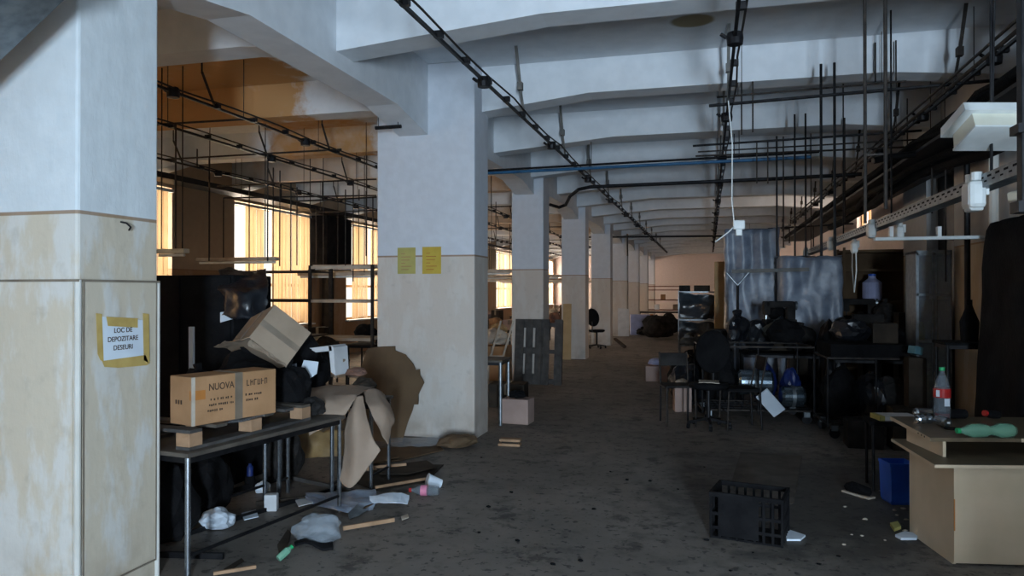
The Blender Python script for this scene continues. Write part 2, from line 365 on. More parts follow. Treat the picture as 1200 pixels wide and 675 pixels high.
# left wall with window openings
def wall_open(name, x0, x1, ya, yb, openings, m, top=H_SLAB):
    mb = MB(); y = ya
    for (a, b, z0, z1) in openings:
        mb.mm((x0, y, 0), (x1, a, top)); mb.mm((x0, a, 0), (x1, b, z0)); mb.mm((x0, a, z1), (x1, b, top)); y = b
    mb.mm((x0, y, 0), (x1, yb, top)); return struct(name, mb, m)
wins = [(y, y+2.9, .87, 3.40) for y in WIN_Y]
wall_open('wall_left', XL-.3, XL, YB, YE, wins, 'wall_l')
struct('wall_end', MB().mm((XL, YE, 0), (XR2+.3, YE+.3, H_SLAB)), 'wall_e')
# right wall: near stretch, return, set-back stretch with a high window
struct('wall_right', MB().mm((XR, YB, 0), (XR+.3, 9.75, H_SLAB)).mm((XR, 10.9, 0), (XR+.3, 12.1, H_SLAB)).mm((XR, 9.75, 3.1), (XR+.3, 10.9, H_SLAB)).mm((XR+.3, 12.0, 0), (XR2, 12.1, H_SLAB)), 'wall_r')
wall_open('wall_right_set_back', XR2, XR2+.3, 12.0, YE, [(17.4, 19.0, 2.9, 3.75)], 'wall_e')
door = struct('door_2', MB().mm((XR+.14, 9.75, 0), (XR+.2, 10.9, 3.1)), 'darkmetal')
struct('panel', MB().mm((XR+.125, 9.85, .2), (XR+.14, 10.8, 1.4)).mm((XR+.125, 9.85, 1.6), (XR+.14, 10.8, 3.0)), 'black', door)
# back wall with the doorway the daylight comes through, its leaf swung open outside
wb = MB(); wb.mm((XL, YB-.3, 0), (1.15, YB, H_SLAB)); wb.mm((1.71, YB-.3, 0), (XR+.3, YB, H_SLAB)); wb.mm((1.15, YB-.3, 2.85), (1.71, YB, H_SLAB)); wb.mm((1.15, YB-.3, 0), (1.71, YB, .25))
struct('wall_back', wb, 'wall_l')
# windows: frame, mullions, panes; blinds hang inside
def window(k, y, m='frame'):
    mb = MB(); x = XL-.2
    for yy in (y+.03, y+.95, y+1.93, y+2.87): mb.mm((x-.03, yy-.03, .87), (x+.03, yy+.03, 3.40))
    for zz in (.90, 1.75, 3.37): mb.mm((x-.028, y, zz-.03), (x+.028, y+2.9, zz+.03))
    w = struct('window_%d' % (k+1), mb, m)
    w2 = MB(); w2.mm((x-.004, y+.05, .9), (x+.004, y+2.85, 3.37)); p = obj('pane', w2, 'glass', w); p.matrix_parent_inverse = w.matrix_basis.inverted()
    s = MB(); s.mm((XL-.2, y-.05, .84), (XL+.1, y+2.95, .875)); s = obj('window_sill', s, 'foam', w); s.matrix_parent_inverse = w.matrix_basis.inverted()
blab = ['beige vertical blind over the window nearest the near column, mostly hidden by it', 'beige blind with a bright bare gap beside it, behind the black sheeting',
        'beige blind behind the pipe rack, showing beside the wide column']
for k, y in enumerate(WIN_Y):
    window(k, y)
    # blinds: strips hanging from a head rail, leaving gaps
    spans = [(.32, 1.05), (1.25, 2.86)] if k == 3 else ([(0.05, 2.86)] if k < 3 else [(.28, 1.30), (1.45, 2.86)])
    lab = blab[k-2] if 2 <= k < 5 else ('far sunlit blind glimpsed in the gap past the wide column' if k == 7 else 'beige blind of a window hidden from the aisle by the columns')
    t = thing('window_blind', lab, 'blind', (XL+.02, y+1.45, .9), 0, None if 2 <= k < 5 or k == 7 else 'blinds of the hidden windows')
    obj('head_rail', MB().mm((-.03, -1.45, 2.42), (.03, 1.45, 2.47)), 'whitep', t)
    mb = MB()
    for (a, b) in spans:
        n = int((b-a)/.13)
        for i in range(n):
            yy = a+.13*i-1.45+.065; mb.box((0, yy, 1.22), (.002, .142, 2.42+.03*math.sin(i*1.3)), (0, 0, R(6+3*math.sin(i*2.1+k))))
    obj('fabric_strips', mb, 'blind', t)
# transom window in the far right wall
mb = MB(); 
for yy in (17.43, 18.2, 18.97): mb.mm((XR2+.1, yy-.03, 2.9), (XR2+.16, yy+.03, 3.75))
for zz in (2.93, 3.72): mb.mm((XR2+.1, 17.4, zz-.03), (XR2+.16, 19.0, zz+.03))
w = struct('window_11', mb, 'frame'); p = obj('pane', MB().mm((XR2+.127, 17.45, 2.95), (XR2+.133, 18.95, 3.7)), 'glass', w); p.matrix_parent_inverse = w.matrix_basis.inverted()

# ------------------------------------------------------------------ overhead tracks
def track(label, X, z, y0, y1, hang_every=2.325, first=6.2, drops=(), r=.009, hangers=True, boxes=(1.1, 2.9), hm='rust'):
    t = thing('cable_track', label, 'cable track', (X, y0, z))
    L = y1-y0
    obj('rail', MB().mm((-.012, 0, -.012), (.012, L, .012)), 'darkmetal', t)
    mb = MB(); pts = []; n = max(2, int(L/.8))
    for i in range(n+1): pts.append((.05+.012*math.sin(i*2.3), L*i/n, .035+.015*math.sin(i*1.7+X)))
    mb.tube(pts, r, 6); obj('cable', mb, 'rust', t)
    mb = MB(); y = .35
    while y < L:
        mb.box((.018, y, .012), (.065, .04, .05)); y += .62
    obj('clamps', mb, 'darkmetal', t, kind='stuff')
    y = boxes[0]
    while y < L-.3 and y < 26:
        j = MB(); j.lathe([(.0, -.045), (.055, -.045), (.06, 0), (.055, .04), (0, .045)], (0, y, -.01), 12); j.cyl((-.06, y, 0), (-.1, y, .03), .014); obj('junction_box', j, 'darkmetal', t, smooth=False); y += boxes[1]
    if hangers:
        y = first-y0
        while y < L-.2 and y < 30:
            if y > 0:
                h = MB(); h.bar((0, y-.28 if X > -3 else y-.1, H_SLAB-z), (0, y-.1, (H_SLAB-z)*.45), .03 if X > -3 else .012, .012); h.bar((0, y-.1, (H_SLAB-z)*.45), (0, y+.1, .0), .022, .012)
                (h.box((0, y-.1, (H_SLAB-z)*.45), (.05, .07, .08)) if X > -3 else None); obj('hanger', h, 'cardgrey' if hm == 'pale' else hm, t)
            y += hang_every
    for (px, py0, py1) in drops:
        pass
    return t
M['palemetal'] = mat('faded_grey_hanger', (.16, .155, .145), (.1, .1, .095), .6, 8)
ta = track('long black cable track running under the beams beside the wide column', -1.9, 3.45, 2.2, 36, first=7.6, hm='palemetal')
tb = track('long black cable track running down the middle of the aisle ceiling', .19, 3.45, 2.2, 36, first=7.5, hm='palemetal', boxes=(3.4, 2.5))
tc = track('cable track climbing along the pile side wall under the beams', 2.18, 3.45, 3.0, 24, first=5.2, boxes=(1.6, 2.0))
# twin conduits beside the aisle-wall track
t = thing('upright_conduits', 'two thick upright conduits joined by a short bar, dropping from the ceiling to the grey channel', 'pipe', CAM+ray(1014, 262)*5.3)
t['label'] = 'two thick upright conduits tied by a short bar, dropping toward the grey channel'
q2 = CAM+ray(1038, 245)*5.25-t.location
obj('conduit', MB().cyl((0, 0, 0), (0, 0, H_SLAB-t.location.z), .012), 'rust', t); obj('conduit', MB().cyl(q2, (q2.x, q2.y, H_SLAB-t.location.z), .013), 'rust', t)
obj('tie_bar', MB().bar((0, 0, .49), (q2.x, q2.y, .49), .012), 'rust', t)
t = thing('conduit_pair', 'pair of bare conduits strapped beside the cable track on the pile side', 'pipe', (2.06, 3.0, 3.40))
obj('conduit', MB().cyl((0, 0, 0), (0, 17, 0), .016), 'rust', t); obj('conduit', MB().cyl((-.05, 0, .03), (-.05, 17, .03), .012), 'darkmetal', t)
LT = [('black cable track nearest the column row in the window bay', -4.78), ('black cable track along the middle of the window bay', -5.83), ('black cable track nearer the windows in the window bay', -7.35)]
lt = []
for i, (lab, X) in enumerate(LT): lt.append((X, track(lab, X, 3.45, 4.2, 38, first=6.3+i*.2, boxes=(1.6+i*.9, 2.325))))
t = thing('cable_tray', 'wide dark cable tray hugging the wall above the blinds', 'cable tray', (-8.5, 4.0, 3.42))
obj('tray', MB().mm((-.2, 0, -.02), (.2, 36, 0)).mm((-.2, 0, 0), (-.19, 36, .07)).mm((.19, 0, 0), (.2, 36, .07)), 'darkmetal', t)
for i in range(4): obj('cable', MB().cyl((-.14+.09*i, .05, .025+.01*i), (-.14+.09*i, 35.9, .03), .022), 'black', t)
obj('bracket', MB().bar((0, 2.6, 0), (0, 2.6, .69), .02), 'darkmetal', t); obj('bracket', MB().bar((0, 9.5, 0), (0, 9.5, .69), .02), 'darkmetal', t)
# transverse conduits joining the tracks in the window bay, with the rods that hang from them
def rod_set(name, label, p, q, drops, m='rust', r=.011, sup=(.12, .88)):
    """a straight conduit p-q (world) and rods hanging from it at fractions, each to a height z"""
    p = Vector(p); q = Vector(q); t = thing(name, label, 'pipe', p)
    obj('conduit', MB().cyl((0, 0, 0), q-p, r), m, t)
    for f in sup:
        a = (q-p)*f; obj('support_wire', MB().cyl(a, Vector((a.x, a.y, H_SLAB-p.z)), .004, n=6), m, t)
    for (f, up, z) in drops:
        a = (q-p)*f; mb = MB(); mb.cyl(a+Vector((0, 0, up)), Vector((a.x, a.y, z-p.z)), r*.8, n=8); obj('rod', mb, m, t)
    return t
def pxdrops(p, q, spec):
    """rods given as (pixel x, top above conduit, pixel y of the foot): find where the pixel column meets the conduit"""
    out = []
    for px, up, py in spec:
        best = min((i/400 for i in range(401)), key=lambda f: abs(proj(Vector(p).lerp(Vector(q), f))[0]-px))
        w = Vector(p).lerp(Vector(q), best); d = ray(px, py); k = ((w-CAM).xy.length)/d.xy.length; out.append((best, up, (CAM+d*k).z))
    return out
_mi = _m.inverted()
def proj(w):
    v = _mi @ (Vector(w)-CAM); return (600+F*v.x/-v.z, 337.5-F*v.y/-v.z)
def tr(label, px0, py0, px1, py1, z, drops, m='rust', r=.012, ext=0):
    p = PZ(px0, py0, z); q = PZ(px1, py1, z); return rod_set('hanging_conduit', label, p, q, pxdrops(p, q, drops), m, r)
tr('slim conduit crossing the window bay close behind the near column', 183, 146, 300, 139, 3.47, [(206, .0, 297)])
tr('conduit crossing the window bay under the stained ceiling with three rods', 190, 187, 400, 175, 3.47, [(231, .12, 196), (245, .0, 306), (314, .0, 306)])
tr('dark conduit crossing just above the blinds with five rods', 255, 218, 441, 210, 3.3, [(292, .0, 320), (320, .25, 372), (328, .2, 312), (341, .0, 317), (378, .0, 235)])
tr('lower dark conduit crossing before the second blind', 262, 232, 441, 229, 3.1, [(260, .0, 306), (348, .15, 311), (405, .1, 312), (421, .1, 235)])
tr('conduit close to the wide column carrying long thin rods', 345, 236, 441, 231, 3.0, [(414, .25, 330), (437, .0, 312), (429, .1, 300)])
tr('short conduit stub beside the wide column head', 440, 150, 470, 148, 3.35, [], 'darkmetal', .02)
# transverse pipes over the aisle
tr('thick black pipe across the aisle in front of the third beam', 831, 124, 1190, 92, 3.45, [(962, .3, 300), (978, .3, 300)], 'darkmetal', .016)
tr('thin brown pipe just behind the thick black one', 840, 114, 1062, 95, 3.62, [(869, .25, 158), (882, .25, 155), (1026, .4, 96), (1050, .4, 96)], 'rust', .010)
tr('upper pipe of the close trio further down the aisle', 812, 171, 1080, 153, 3.45, [(931, .3, 300), (944, .3, 300), (910, .05, 300)], 'darkmetal', .014)
tr('middle pipe of the close trio further down the aisle', 818, 178, 1085, 163, 3.42, [(887, .1, 215), (900, .1, 215), (1063, .5, 200)], 'rust', .010)
tr('lowest pipe of the close trio further down the aisle', 815, 183, 1070, 172, 3.38, [(918, .2, 290), (990, .4, 260)], 'rust', .012)
t = rod_set('blue_pipe', 'long blue pipe spanning the aisle from the column row', PZ(571, 203, 3.35), PZ(950, 184, 3.35), [], 'bluepipe', .022, ())
for f in (.35, .8): w = (t.children[0].data.vertices[0].co*0); e = (PZ(950, 184, 3.35)-PZ(571, 203, 3.35))*f; obj('hanger', MB().cyl(e, (e.x, e.y, 3.77-t.location.z), .006, n=6), 'darkmetal', t)
t = rod_set('black_pipe', 'black pipe running directly above the blue one', PZ(571, 200, 3.42), PZ(960, 178, 3.42), [], 'darkmetal', .016, ())
for f in (.35, .8): w = (t.children[0].data.vertices[0].co*0); e = (PZ(950, 184, 3.35)-PZ(571, 203, 3.35))*f; obj('hanger', MB().cyl(e, (e.x, e.y, 3.77-t.location.z), .006, n=6), 'darkmetal', t)
t = thing('bent_black_hose', 'black hose bending from the fourth column across the aisle', 'hose', PZ(645, 240, 3.1))
L0 = t.location.copy(); pts = [PZ(645, 240, 3.1), PZ(655, 243, 3.1), PZ(663, 240, 3.13), PZ(668, 230, 3.2), PZ(678, 222, 3.27), PZ(692, 219, 3.3), PZ(900, 210, 3.3), PZ(1010, 204, 3.3)]
obj('hose', MB().tube([p-L0 for p in pts], .028, 10), 'darkmetal', t)
tr('grid pipe far down the aisle reaching toward the wrapped racks', 690, 278, 905, 276, 3.45, [(735, .1, 300)], 'darkmetal', .03)
tr('dark pipe over the pile linking the upright rods', 900, 268, 1000, 262, 2.75, [(925, .0, 285), (953, .0, 290)], 'darkmetal', .014)
t = tr('tall double upright conduit beside the white fixture, rising to the ceiling', 1088, 190, 1110, 188, 3.05, [(1092, .3, 250), (1108, .3, 330)], 'rust', .012)
# big lagged pipes along the pile side wall
t = thing('lagged_pipe_bundle', 'bundle of thick black lagged pipes on a tray along the pile side wall', 'pipes', (2.1, 3.6, 3.08))
obj('tray', MB().mm((0, 0, -.03), (.66, 19, 0)), 'darkmetal', t)
for i in range(4): obj('pipe', MB().cyl((.09+.16*i, 0, .09), (.09+.16*i, 19-.5*i, .09), .075, n=12), 'black', t)
obj('loose_cable', MB().tube([(-.02+.04*math.sin(i*1.9), i*1.0, .05+.05*math.sin(i*2.7)) for i in range(20)], .02), 'black', t)
obj('shade_cable', MB().tube([(.35+.12*math.sin(i*.9), 2.6+i*.9, -.12-.05*math.sin(i*1.3)) for i in range(12)], .07), 'black', t)  # thick dark cables added below the tray, standing in for wall shade
obj('shade_cable', MB().tube([(.18+.08*math.sin(i*1.1), 3.2+i*.9, -.08-.04*math.sin(i*1.9)) for i in range(11)], .045), 'black', t)
obj('elbow', MB().tube([(.0, 5.0, -.03), (-.25, 4.95, -.06), (-.42, 4.9, -.1)], .035), 'darkmetal', t)
t = thing('wall_pipe', 'dark upright pipe with a valve against the pile side wall', 'pipe', (2.68, 8.9, 0))
obj('pipe', MB().cyl((0, 0, 1.2), (0, 0, 3.05), .03), 'darkmetal', t); obj('valve', MB().lathe([(0, -.02), (.06, -.02), (.06, .02), (0, .02)], (0, 0, 2.5), 12, Matrix.Rotation(R(90), 4, 'Y')), 'darkmetal', t)
t = thing('wall_pipe', 'pale painted pipe running down the pile side wall', 'pipe', (2.70, 8.2, 0))
obj('pipe', MB().cyl((0, 0, 0), (0, 0, 3.2), .045), 'colbead', t)

# lighting rail (perforated channel) with plastic sockets
t = thing('lighting_channel', 'long perforated grey channel hung on rods above the pile', 'channel', (1.57, 3.6, 2.2))
mb = MB(); mb.mm((-.05, 0, -.002), (.05, 9.4, .002)); mb.mm((-.05, 0, .002), (-.046, 9.4, .075)); mb.mm((.046, 0, .002), (.05, 9.4, .075)); obj('channel', mb, 'greymetal', t)
mb = MB()
for i in range(74):
    mb.box((-.0505, .12+i*.12, .052), (.001, .06, .012)); 
obj('slots', mb, 'black', t, kind='stuff')
mb = MB()
for i in range(74): mb.box((-.0505, .18+i*.12, .028), (.001, .04, .009))
obj('slots_lower', mb, 'black', t, kind='stuff')
for y in (1.2, 3.6, 6.0, 8.9): obj('rod', MB().cyl((0, y, .0), (0, y, 1.9), .008), 'darkmetal', t)
def socket(label, px, py, X=1.50, s=1.0, cord=None):
    w = PX(px, py, X); t = thing('plastic_socket', label, 'socket', w-Vector((0, 0, .09*s)))
    mb = MB(); mb.box((0, 0, .06*s), (.07*s, .12*s, .12*s), bev=.02*s); mb.box((0, 0, .005*s), (.055*s, .09*s, .03*s), bev=.01*s); obj('body', mb, 'whitep', t)
    for dy in (-.035, .035): obj('terminal', MB().cyl((0, dy*s, .12*s), (0, dy*s, .155*s), .022*s), 'whitep', t)
    obj('tab', MB().box((.04*s, .0, .10*s), (.03*s, .03*s, .08*s)), 'whitep', t)
    if cord: obj('cord', MB().tube([Vector(c) for c in cord], .006), 'whitep', t)
    return t
socket('largest white plastic socket on the channel, closest to the cream reflector light', 1141, 221, 1.50, 1.35)
socket('white plastic socket clipped where the white tube begins', 1021, 266, s=1.05)
socket('white plastic socket above the gap between the wrapped racks', 973, 284)
socket('small white socket nearer the end of the channel', 944, 295)
socket('white socket with two looping cords hanging under the channel', 1001, 287, 1.5, .9, [(0, -.1, 0), (0, -.12, -.2), (.0, .0, -.42), (0, .12, -.15), (0, .1, .03)])
socket('white socket tucked behind the channel above the tube', 1054, 269, 1.66, .9)
t = thing('pendant_connector', 'white connector dangling on a long pale cord in front of the wrapped rack', 'connector', P(866, 266, 7.4))
mb = MB(); mb.box((0, 0, .02), (.11, .06, .09), bev=.012); mb.box((0, 0, -.05), (.06, .045, .07), bev=.01); obj('body', mb, 'whitep', t)
obj('cord', MB().tube([(0, 0, .06), (-.045, 0, .04), (-.065, -.01, .25), (-.06, 0, .8), (-.10, 0, 1.26)], .006), 'whitep', t)
obj('loose_cord', MB().tube([(-.02, 0, .03), (-.10, 0, -.05), (-.22, 0, -.14)], .006), 'whitep', t)
t = thing('fluorescent_batten', 'slim white tube fitting slung level below the grey channel', 'light', P(1095, 279, 7.2))
obj('batten', MB().box((0, 0, 0), (1.05, .05, .03), (0, R(-1), YAW), bev=.006), 'whitep', t)
for s in (-1, .1): obj('clip', MB().box((s*.38*math.cos(YAW), s*.38*math.sin(YAW), .055), (.03, .06, .09)), 'whitep', t)
# white reflector fixture near the frame edge
A = CAM+ray(1143, 147)*4.1; t = thing('reflector_light', 'cream enamel reflector light fixture beside the dark square post', 'light', A, YAW); t.rotation_euler = (R(-24), 0, YAW)
def ringbox(levels):
    b = MB(); rings = []
    for (x0, x1, y0, y1, z) in levels: rings.append([b.b.verts.new(p) for p in ((x0, y0, z), (x1, y0, z), (x1, y1, z), (x0, y1, z))])
    for U, V in zip(rings[:-1], rings[1:]):
        for i in range(4): b.b.faces.new((U[i], U[(i+1) % 4], V[(i+1) % 4], V[i]))
    b.b.faces.new(rings[0][::-1]); b.b.faces.new(rings[-1]); return b
obj('reflector', ringbox([(0, .6, 0, .22, 0), (.012, .588, .012, .208, .09)]), 'creamenamel', t)
obj('diffuser', ringbox([(-.006, .606, -.006, .226, -.012), (-.004, .604, -.004, .224, -.0005)]), 'whitep', t)
obj('housing', ringbox([(-.045, .62, -.02, .24, .091), (-.035, .61, -.01, .23, .15)]), 'whitep', t)
for x in (.2, .42): r_ = Matrix.Rotation(R(24), 3, 'X') @ Vector((0, 0, 4.05-A.z)); obj('rod', MB().cyl((x, .11, .15), (x, .11+r_.y, .05+r_.z), .006), 'darkmetal', t)
t = thing('socket_block', 'cream fitting cut off at the frame edge under the channel', 'fitting', P(1193, 234, 4.5), YAW)
obj('body', MB().box((.05, 0, .03), (.16, .1, .05), (0, R(-8), 0), bev=.012), 'creamenamel', t)
# dark upright close to the camera at the edge
mb = MB(); a = P(1197, 100, 3.75)
post = thing('square_post', 'dark greenish square steel post rising to the ceiling beside the desk', 'post', (a.x+.02, a.y, 0))
obj('shaft', MB().mm((-.03, -.03, 1.98), (.03, .03, 4.12), bev=.004), 'darkmetal', post)
obj('clamp', MB().mm((-.05, -.05, 2.3), (.4, .05, 2.34)).mm((-.05, -.05, 1.95), (1.2, .05, 2.0)), 'darkmetal', post)

t = thing('shade_duct', 'added unseen grey duct, sloped underneath to shade the top of the near column', 'duct', (-3.2, .5, 2.6))  # added out of view, shaped to cast a soft shadow on the near column
obj('duct', MB().prism([(.52, 0, .40), (-.3, 0, -.15), (-.3, 0, .8), (.52, 0, .8)], (0, 2.2, 0)), 'greymetal', t)
for y in (.3, 1.7): obj('hanger', MB().bar((.05, y, .8), (.05, y, 1.51), .02), 'darkmetal', t)

for i, (Y, w) in enumerate(((14.2, 'just past the wide column'), (19.0, 'level with the fourth column'), (23.8, 'level with the fifth column'), (28.6, 'level with the sixth column'))):
    rod_set('hanging_conduit', 'dark conduit crossing the window bay '+w, (-8.6, Y, 3.30), (-3.6, Y, 3.30), [(.1+.2*j, .1, 2.06) for j in range(5)])
    t = thing('light_batten', 'pale light batten crossing the window bay '+w, 'light', (-5.9, Y, 1.98))
    obj('housing', MB().mm((-2.2, -.05, 0), (2.2, .05, .07), bev=.01), 'fabricpale', t); obj('tube_lamp', MB().cyl((-2.1, 0, -.02), (2.1, 0, -.02), .018), 'whitep', t)
    for s in (-1.7, 1.7): obj('rod', MB().cyl((s, .03, .07), (s, .03, 2.12), .006), 'rust', t)

a = PX(374, 246, -8.75); b = PX(403, 318, -8.75); t = thing('wall_duct', 'big dark box duct on the wall between the two full blinds', 'duct', (-8.74, (a.y+b.y)/2, 2.0)); h_ = (b.y-a.y)/2
obj('casing', MB().mm((-.24, -h_, .1), (.2, h_, 1.38)), 'black', t); obj('riser', MB().mm((-.2, -.12, -2.0), (-.02, .12, .1)), 'darkbrown', t)
# unseen cabinets added to shade the desk and the pile side
for x, lab in ((1.62, 'added unseen cabinet shading the desk and pile, aisle side'), (2.3, 'added unseen cabinet shading the desk and pile, wall side')):
    t = thing('shade_cabinet', lab, 'cabinet', (x, -1.35, 0)); obj('carcass', MB().mm((-.33, -.25, 0), (.33, .25, 1.38), bev=.01), 'greymetal', t)
    for s in (-1, 1): d = obj('door', MB().mm((s*.165-.155, .251, .06), (s*.165+.155, .265, 1.34)), 'greymetal', t); obj('handle', MB().mm((s*.04-.01, .265, .85), (s*.04+.01, .285, 1.0)), 'darkmetal', d)

struct('trim_4', MB().mm((-3.62, 2.955, 1.650), (-2.985, 2.963, 1.662)).mm((-2.989, 2.96, 1.650), (-2.984, 3.52, 1.662)), 'groove')
struct('trim_5', MB().mm((-2.9892, 2.992, .1), (-2.985, 2.999, 1.65)).mm((-2.9892, 3.492, .1), (-2.985, 3.498, 1.65)).mm((-2.9892, 2.995, .1), (-2.985, 3.49, .108)), 'groove')
# ------------------------------------------------------------------ generic builders
def table(label, x, y, w, d, h, rotz=0, top='plywood', leg='steel', name='work_table', r=.016, group=None, rail=True, ov=.03):
    t = thing(name, label, 'table', (x, y, 0), rotz, group)
    obj('table_top', MB().mm((-w/2, -d/2, h-.025), (w/2, d/2, h), bev=.004), top, t)
    mb = MB()
    for s in (-1, 1): mb.mm((-w/2+ov, s*(d/2-ov)-.012, h-.06), (w/2-ov, s*(d/2-ov)+.012, h-.025)); mb.mm((s*(w/2-ov)-.012, -d/2+ov, h-.06), (s*(w/2-ov)+.012, d/2-ov, h-.025))
    obj('apron_frame', mb, 'darkmetal', t)
    for sx in (-1, 1):
        for sy in (-1, 1): obj('leg', MB().cyl((sx*(w/2-ov), sy*(d/2-ov), 0), (sx*(w/2-ov), sy*(d/2-ov), h-.025), r, n=12), leg, t)
        if rail: obj('foot_rail', MB().cyl((sx*(w/2-ov), -(d/2-ov), .12), (sx*(w/2-ov), d/2-ov, .12), .011), 'darkmetal', t)
    return t
def carton(label, loc, size, rot=(0, 0, 0), m='card', cat='box', name='cardboard_box', tape=True, flaps=False, group=None, tm='tape'):
    w, d, h = size; t = thing(name, label, cat, loc, 0, group); t.rotation_euler = rot
    if flaps:
        mb = MB(); k = .006
        mb.mm((-w/2, -d/2, 0), (w/2, d/2, k)); mb.mm((-w/2, -d/2, 0), (-w/2+k, d/2, h)); mb.mm((w/2-k, -d/2, 0), (w/2, d/2, h)); mb.mm((-w/2, -d/2, 0), (w/2, -d/2+k, h)); mb.mm((-w/2, d/2-k, 0), (w/2, d/2, h))
        obj('walls', mb, m, t)
        for s in (-1, 1):
            f = MB(); f.bar((0, s*d/2, h), (0, s*(d/2+d*.38), h+s*.02+d*.06), w*.98, k); obj('flap', f, m, t)
            f = MB(); f.bar((s*w/2, 0, h), (s*(w/2+w*.25), 0, h-.06), k, d*.98); obj('flap', f, m, t)
    else:
        obj('body', MB().mm((-w/2, -d/2, 0), (w/2, d/2, h), bev=.006), m, t)
        if tape: obj('tape_strip', MB().mm((-.025, -d/2-.002, h*.55), (.025, d/2+.002, h+.002)), tm, t)
    return t
def bag(label, loc, rad, seed, m='blackplastic', group=None, cat='bag', name='rubbish_bag', knot=True):
    mb = MB().ball((0, 0, rad[2]*.85), rad, 3, .22, seed, flat=-.72)
    t = thing(name, label, cat, loc, seed*1.3, group); obj('sack', mb, m, t, smooth=False)
    if knot: obj('knot', MB().cyl((0, 0, rad[2]*1.6), (rad[0]*.15, 0, rad[2]*1.6+min(.09, rad[2]*.5)), rad[0]*.12, rad[0]*.22, 7), m, t)
    return t
def office_chair(label, loc, rotz, m='charcoal', group=None, arms=False, seat_h=.46):
    t = thing('office_chair', label, 'chair', loc, rotz, group)
    obj('seat', MB().lathe([(0, 0), (.19, .0), (.235, .03), (.225, .065), (0, .075)], (0, 0, seat_h), 20), m, t, smooth=True)
    mb = MB(); mb.ball((0, 0, 0), (.21, .04, .26), 3); bk = obj('backrest', mb, m, t, smooth=True); bk.location = (0, .24, seat_h+.42); bk.rotation_euler = (R(-10), 0, 0)
    obj('back_bar', MB().tube([(0, .05, seat_h), (0, .27, seat_h+.02), (0, .27, seat_h+.3)], .018), 'darkmetal', t)
    obj('gas_column', MB().cyl((0, 0, .1), (0, 0, seat_h), .025), 'darkmetal', t)
    for i in range(5):
        a = i*2*math.pi/5; lg = obj('star_leg', MB().bar((0, 0, .11), (.26*math.cos(a), .26*math.sin(a), .07), .03, .03), 'darkmetal', t)
        obj('caster', MB().cyl((.25*math.cos(a)-.015, .25*math.sin(a), .03), (.25*math.cos(a)+.015, .25*math.sin(a), .03), .03), 'darkmetal', t)
    return t
def crate(label, loc, rot, w=.40, d=.30, h=.30, m='black', group=None, name='plastic_crate'):
    t = thing(name, label, 'crate', loc); t.rotation_euler = rot
    obj('base', MB().mm((-w/2, -d/2, 0), (w/2, d/2, .012)), m, t)
    mb = MB(); obj('rim', MB().mm((-w/2-.01, -d/2-.01, h-.03), (w/2+.01, -d/2+.008, h)).mm((-w/2-.01, d/2-.008, h-.03), (w/2+.01, d/2+.01, h)).mm((-w/2-.01, -d/2, h-.03), (-w/2+.008, d/2, h)).mm((w/2-.008, -d/2, h-.03), (w/2+.01, d/2, h)), m, t)
    for s in (-1, 1):
        mb = MB(); n = 9
        for i in range(n): x = -w/2+w*i/(n-1); mb.mm((x-.008, s*d/2-.004, 0), (x+.008, s*d/2+.004, h-.02))
        for z in (.06, .15): mb.mm((-w/2, s*d/2-.003, z), (w/2, s*d/2+.003, z+.02))
        obj('slatted_side', mb, m, t)
        mb = MB(); n = 7
        for i in range(n): y = -d/2+d*i/(n-1); mb.mm((s*w/2-.004, y-.008, 0), (s*w/2+.004, y+.008, h-.02))
        for z in (.06, .15): mb.mm((s*w/2-.003, -d/2, z), (s*w/2+.003, d/2, z+.02))
        obj('slatted_end', mb, m, t)
    return t
def rack(label, x, y, w, d, h, shelves, rotz=0, m='rust', sm='plywood', name='shelving_rack', group=None):
    t = thing(name, label, 'rack', (x, y, 0), rotz, group)
    for sx in (-1, 1):
        for sy in (-1, 1): obj('post', MB().mm((sx*w/2-.018, sy*d/2-.018, 0), (sx*w/2+.018, sy*d/2+.018, h)), m, t)
    for z in shelves:
        obj('shelf', MB().mm((-w/2, -d/2, z-.012), (w/2, d/2, z+.012)).mm((-w/2, -d/2-.01, z-.03), (w/2, -d/2+.005, z+.012)), sm, t)
    return t
def board(name, label, pts, vec, m, cat='board', group=None): return obj(name, MB().prism(pts, vec), m, None, label, cat, group)

# ------------------------------------------------------------------ notices on the columns
n = thing('notice', 'white notice about rubbish storage taped inside a masking tape frame on the near column', 'notice', PX(141, 398, -2.985))
def yz(px, py, X=-2.985): w = PX(px, py, X); return Vector((0, w.y, w.z))-Vector((0, n.location.y, n.location.z))
obj('paper', MB().prism([yz(119, 371), yz(167, 375), yz(168, 417), yz(121, 424)], (.002, 0, 0)), 'paper', n)
for a in ([(112, 367), (119, 368), (121, 424), (117, 422), (114, 415)], [(124, 371), (161, 373), (161, 384), (126, 382)], [(167, 367), (174, 368), (175, 426), (168, 422)], [(119, 423), (170, 416), (174, 426), (172, 428), (138, 431), (122, 430)]):
    obj('tape_strip', MB().prism([yz(*q)+Vector((.002, 0, 0)) for q in a], (.001, 0, 0)), 'masking', n)
base_rot = Matrix.Rotation(R(90), 4, 'Z') @ Matrix.Rotation(R(90), 4, 'X')
for i, (s, py) in enumerate((('LOC DE', 387), ('DEPOZITARE', 397), ('DESEURI', 407))):
    v = yz(144, py); text('lettering', s, .036, 'ink', n, Matrix.Translation((.0028, v.y, v.z)) @ base_rot, 1.0)
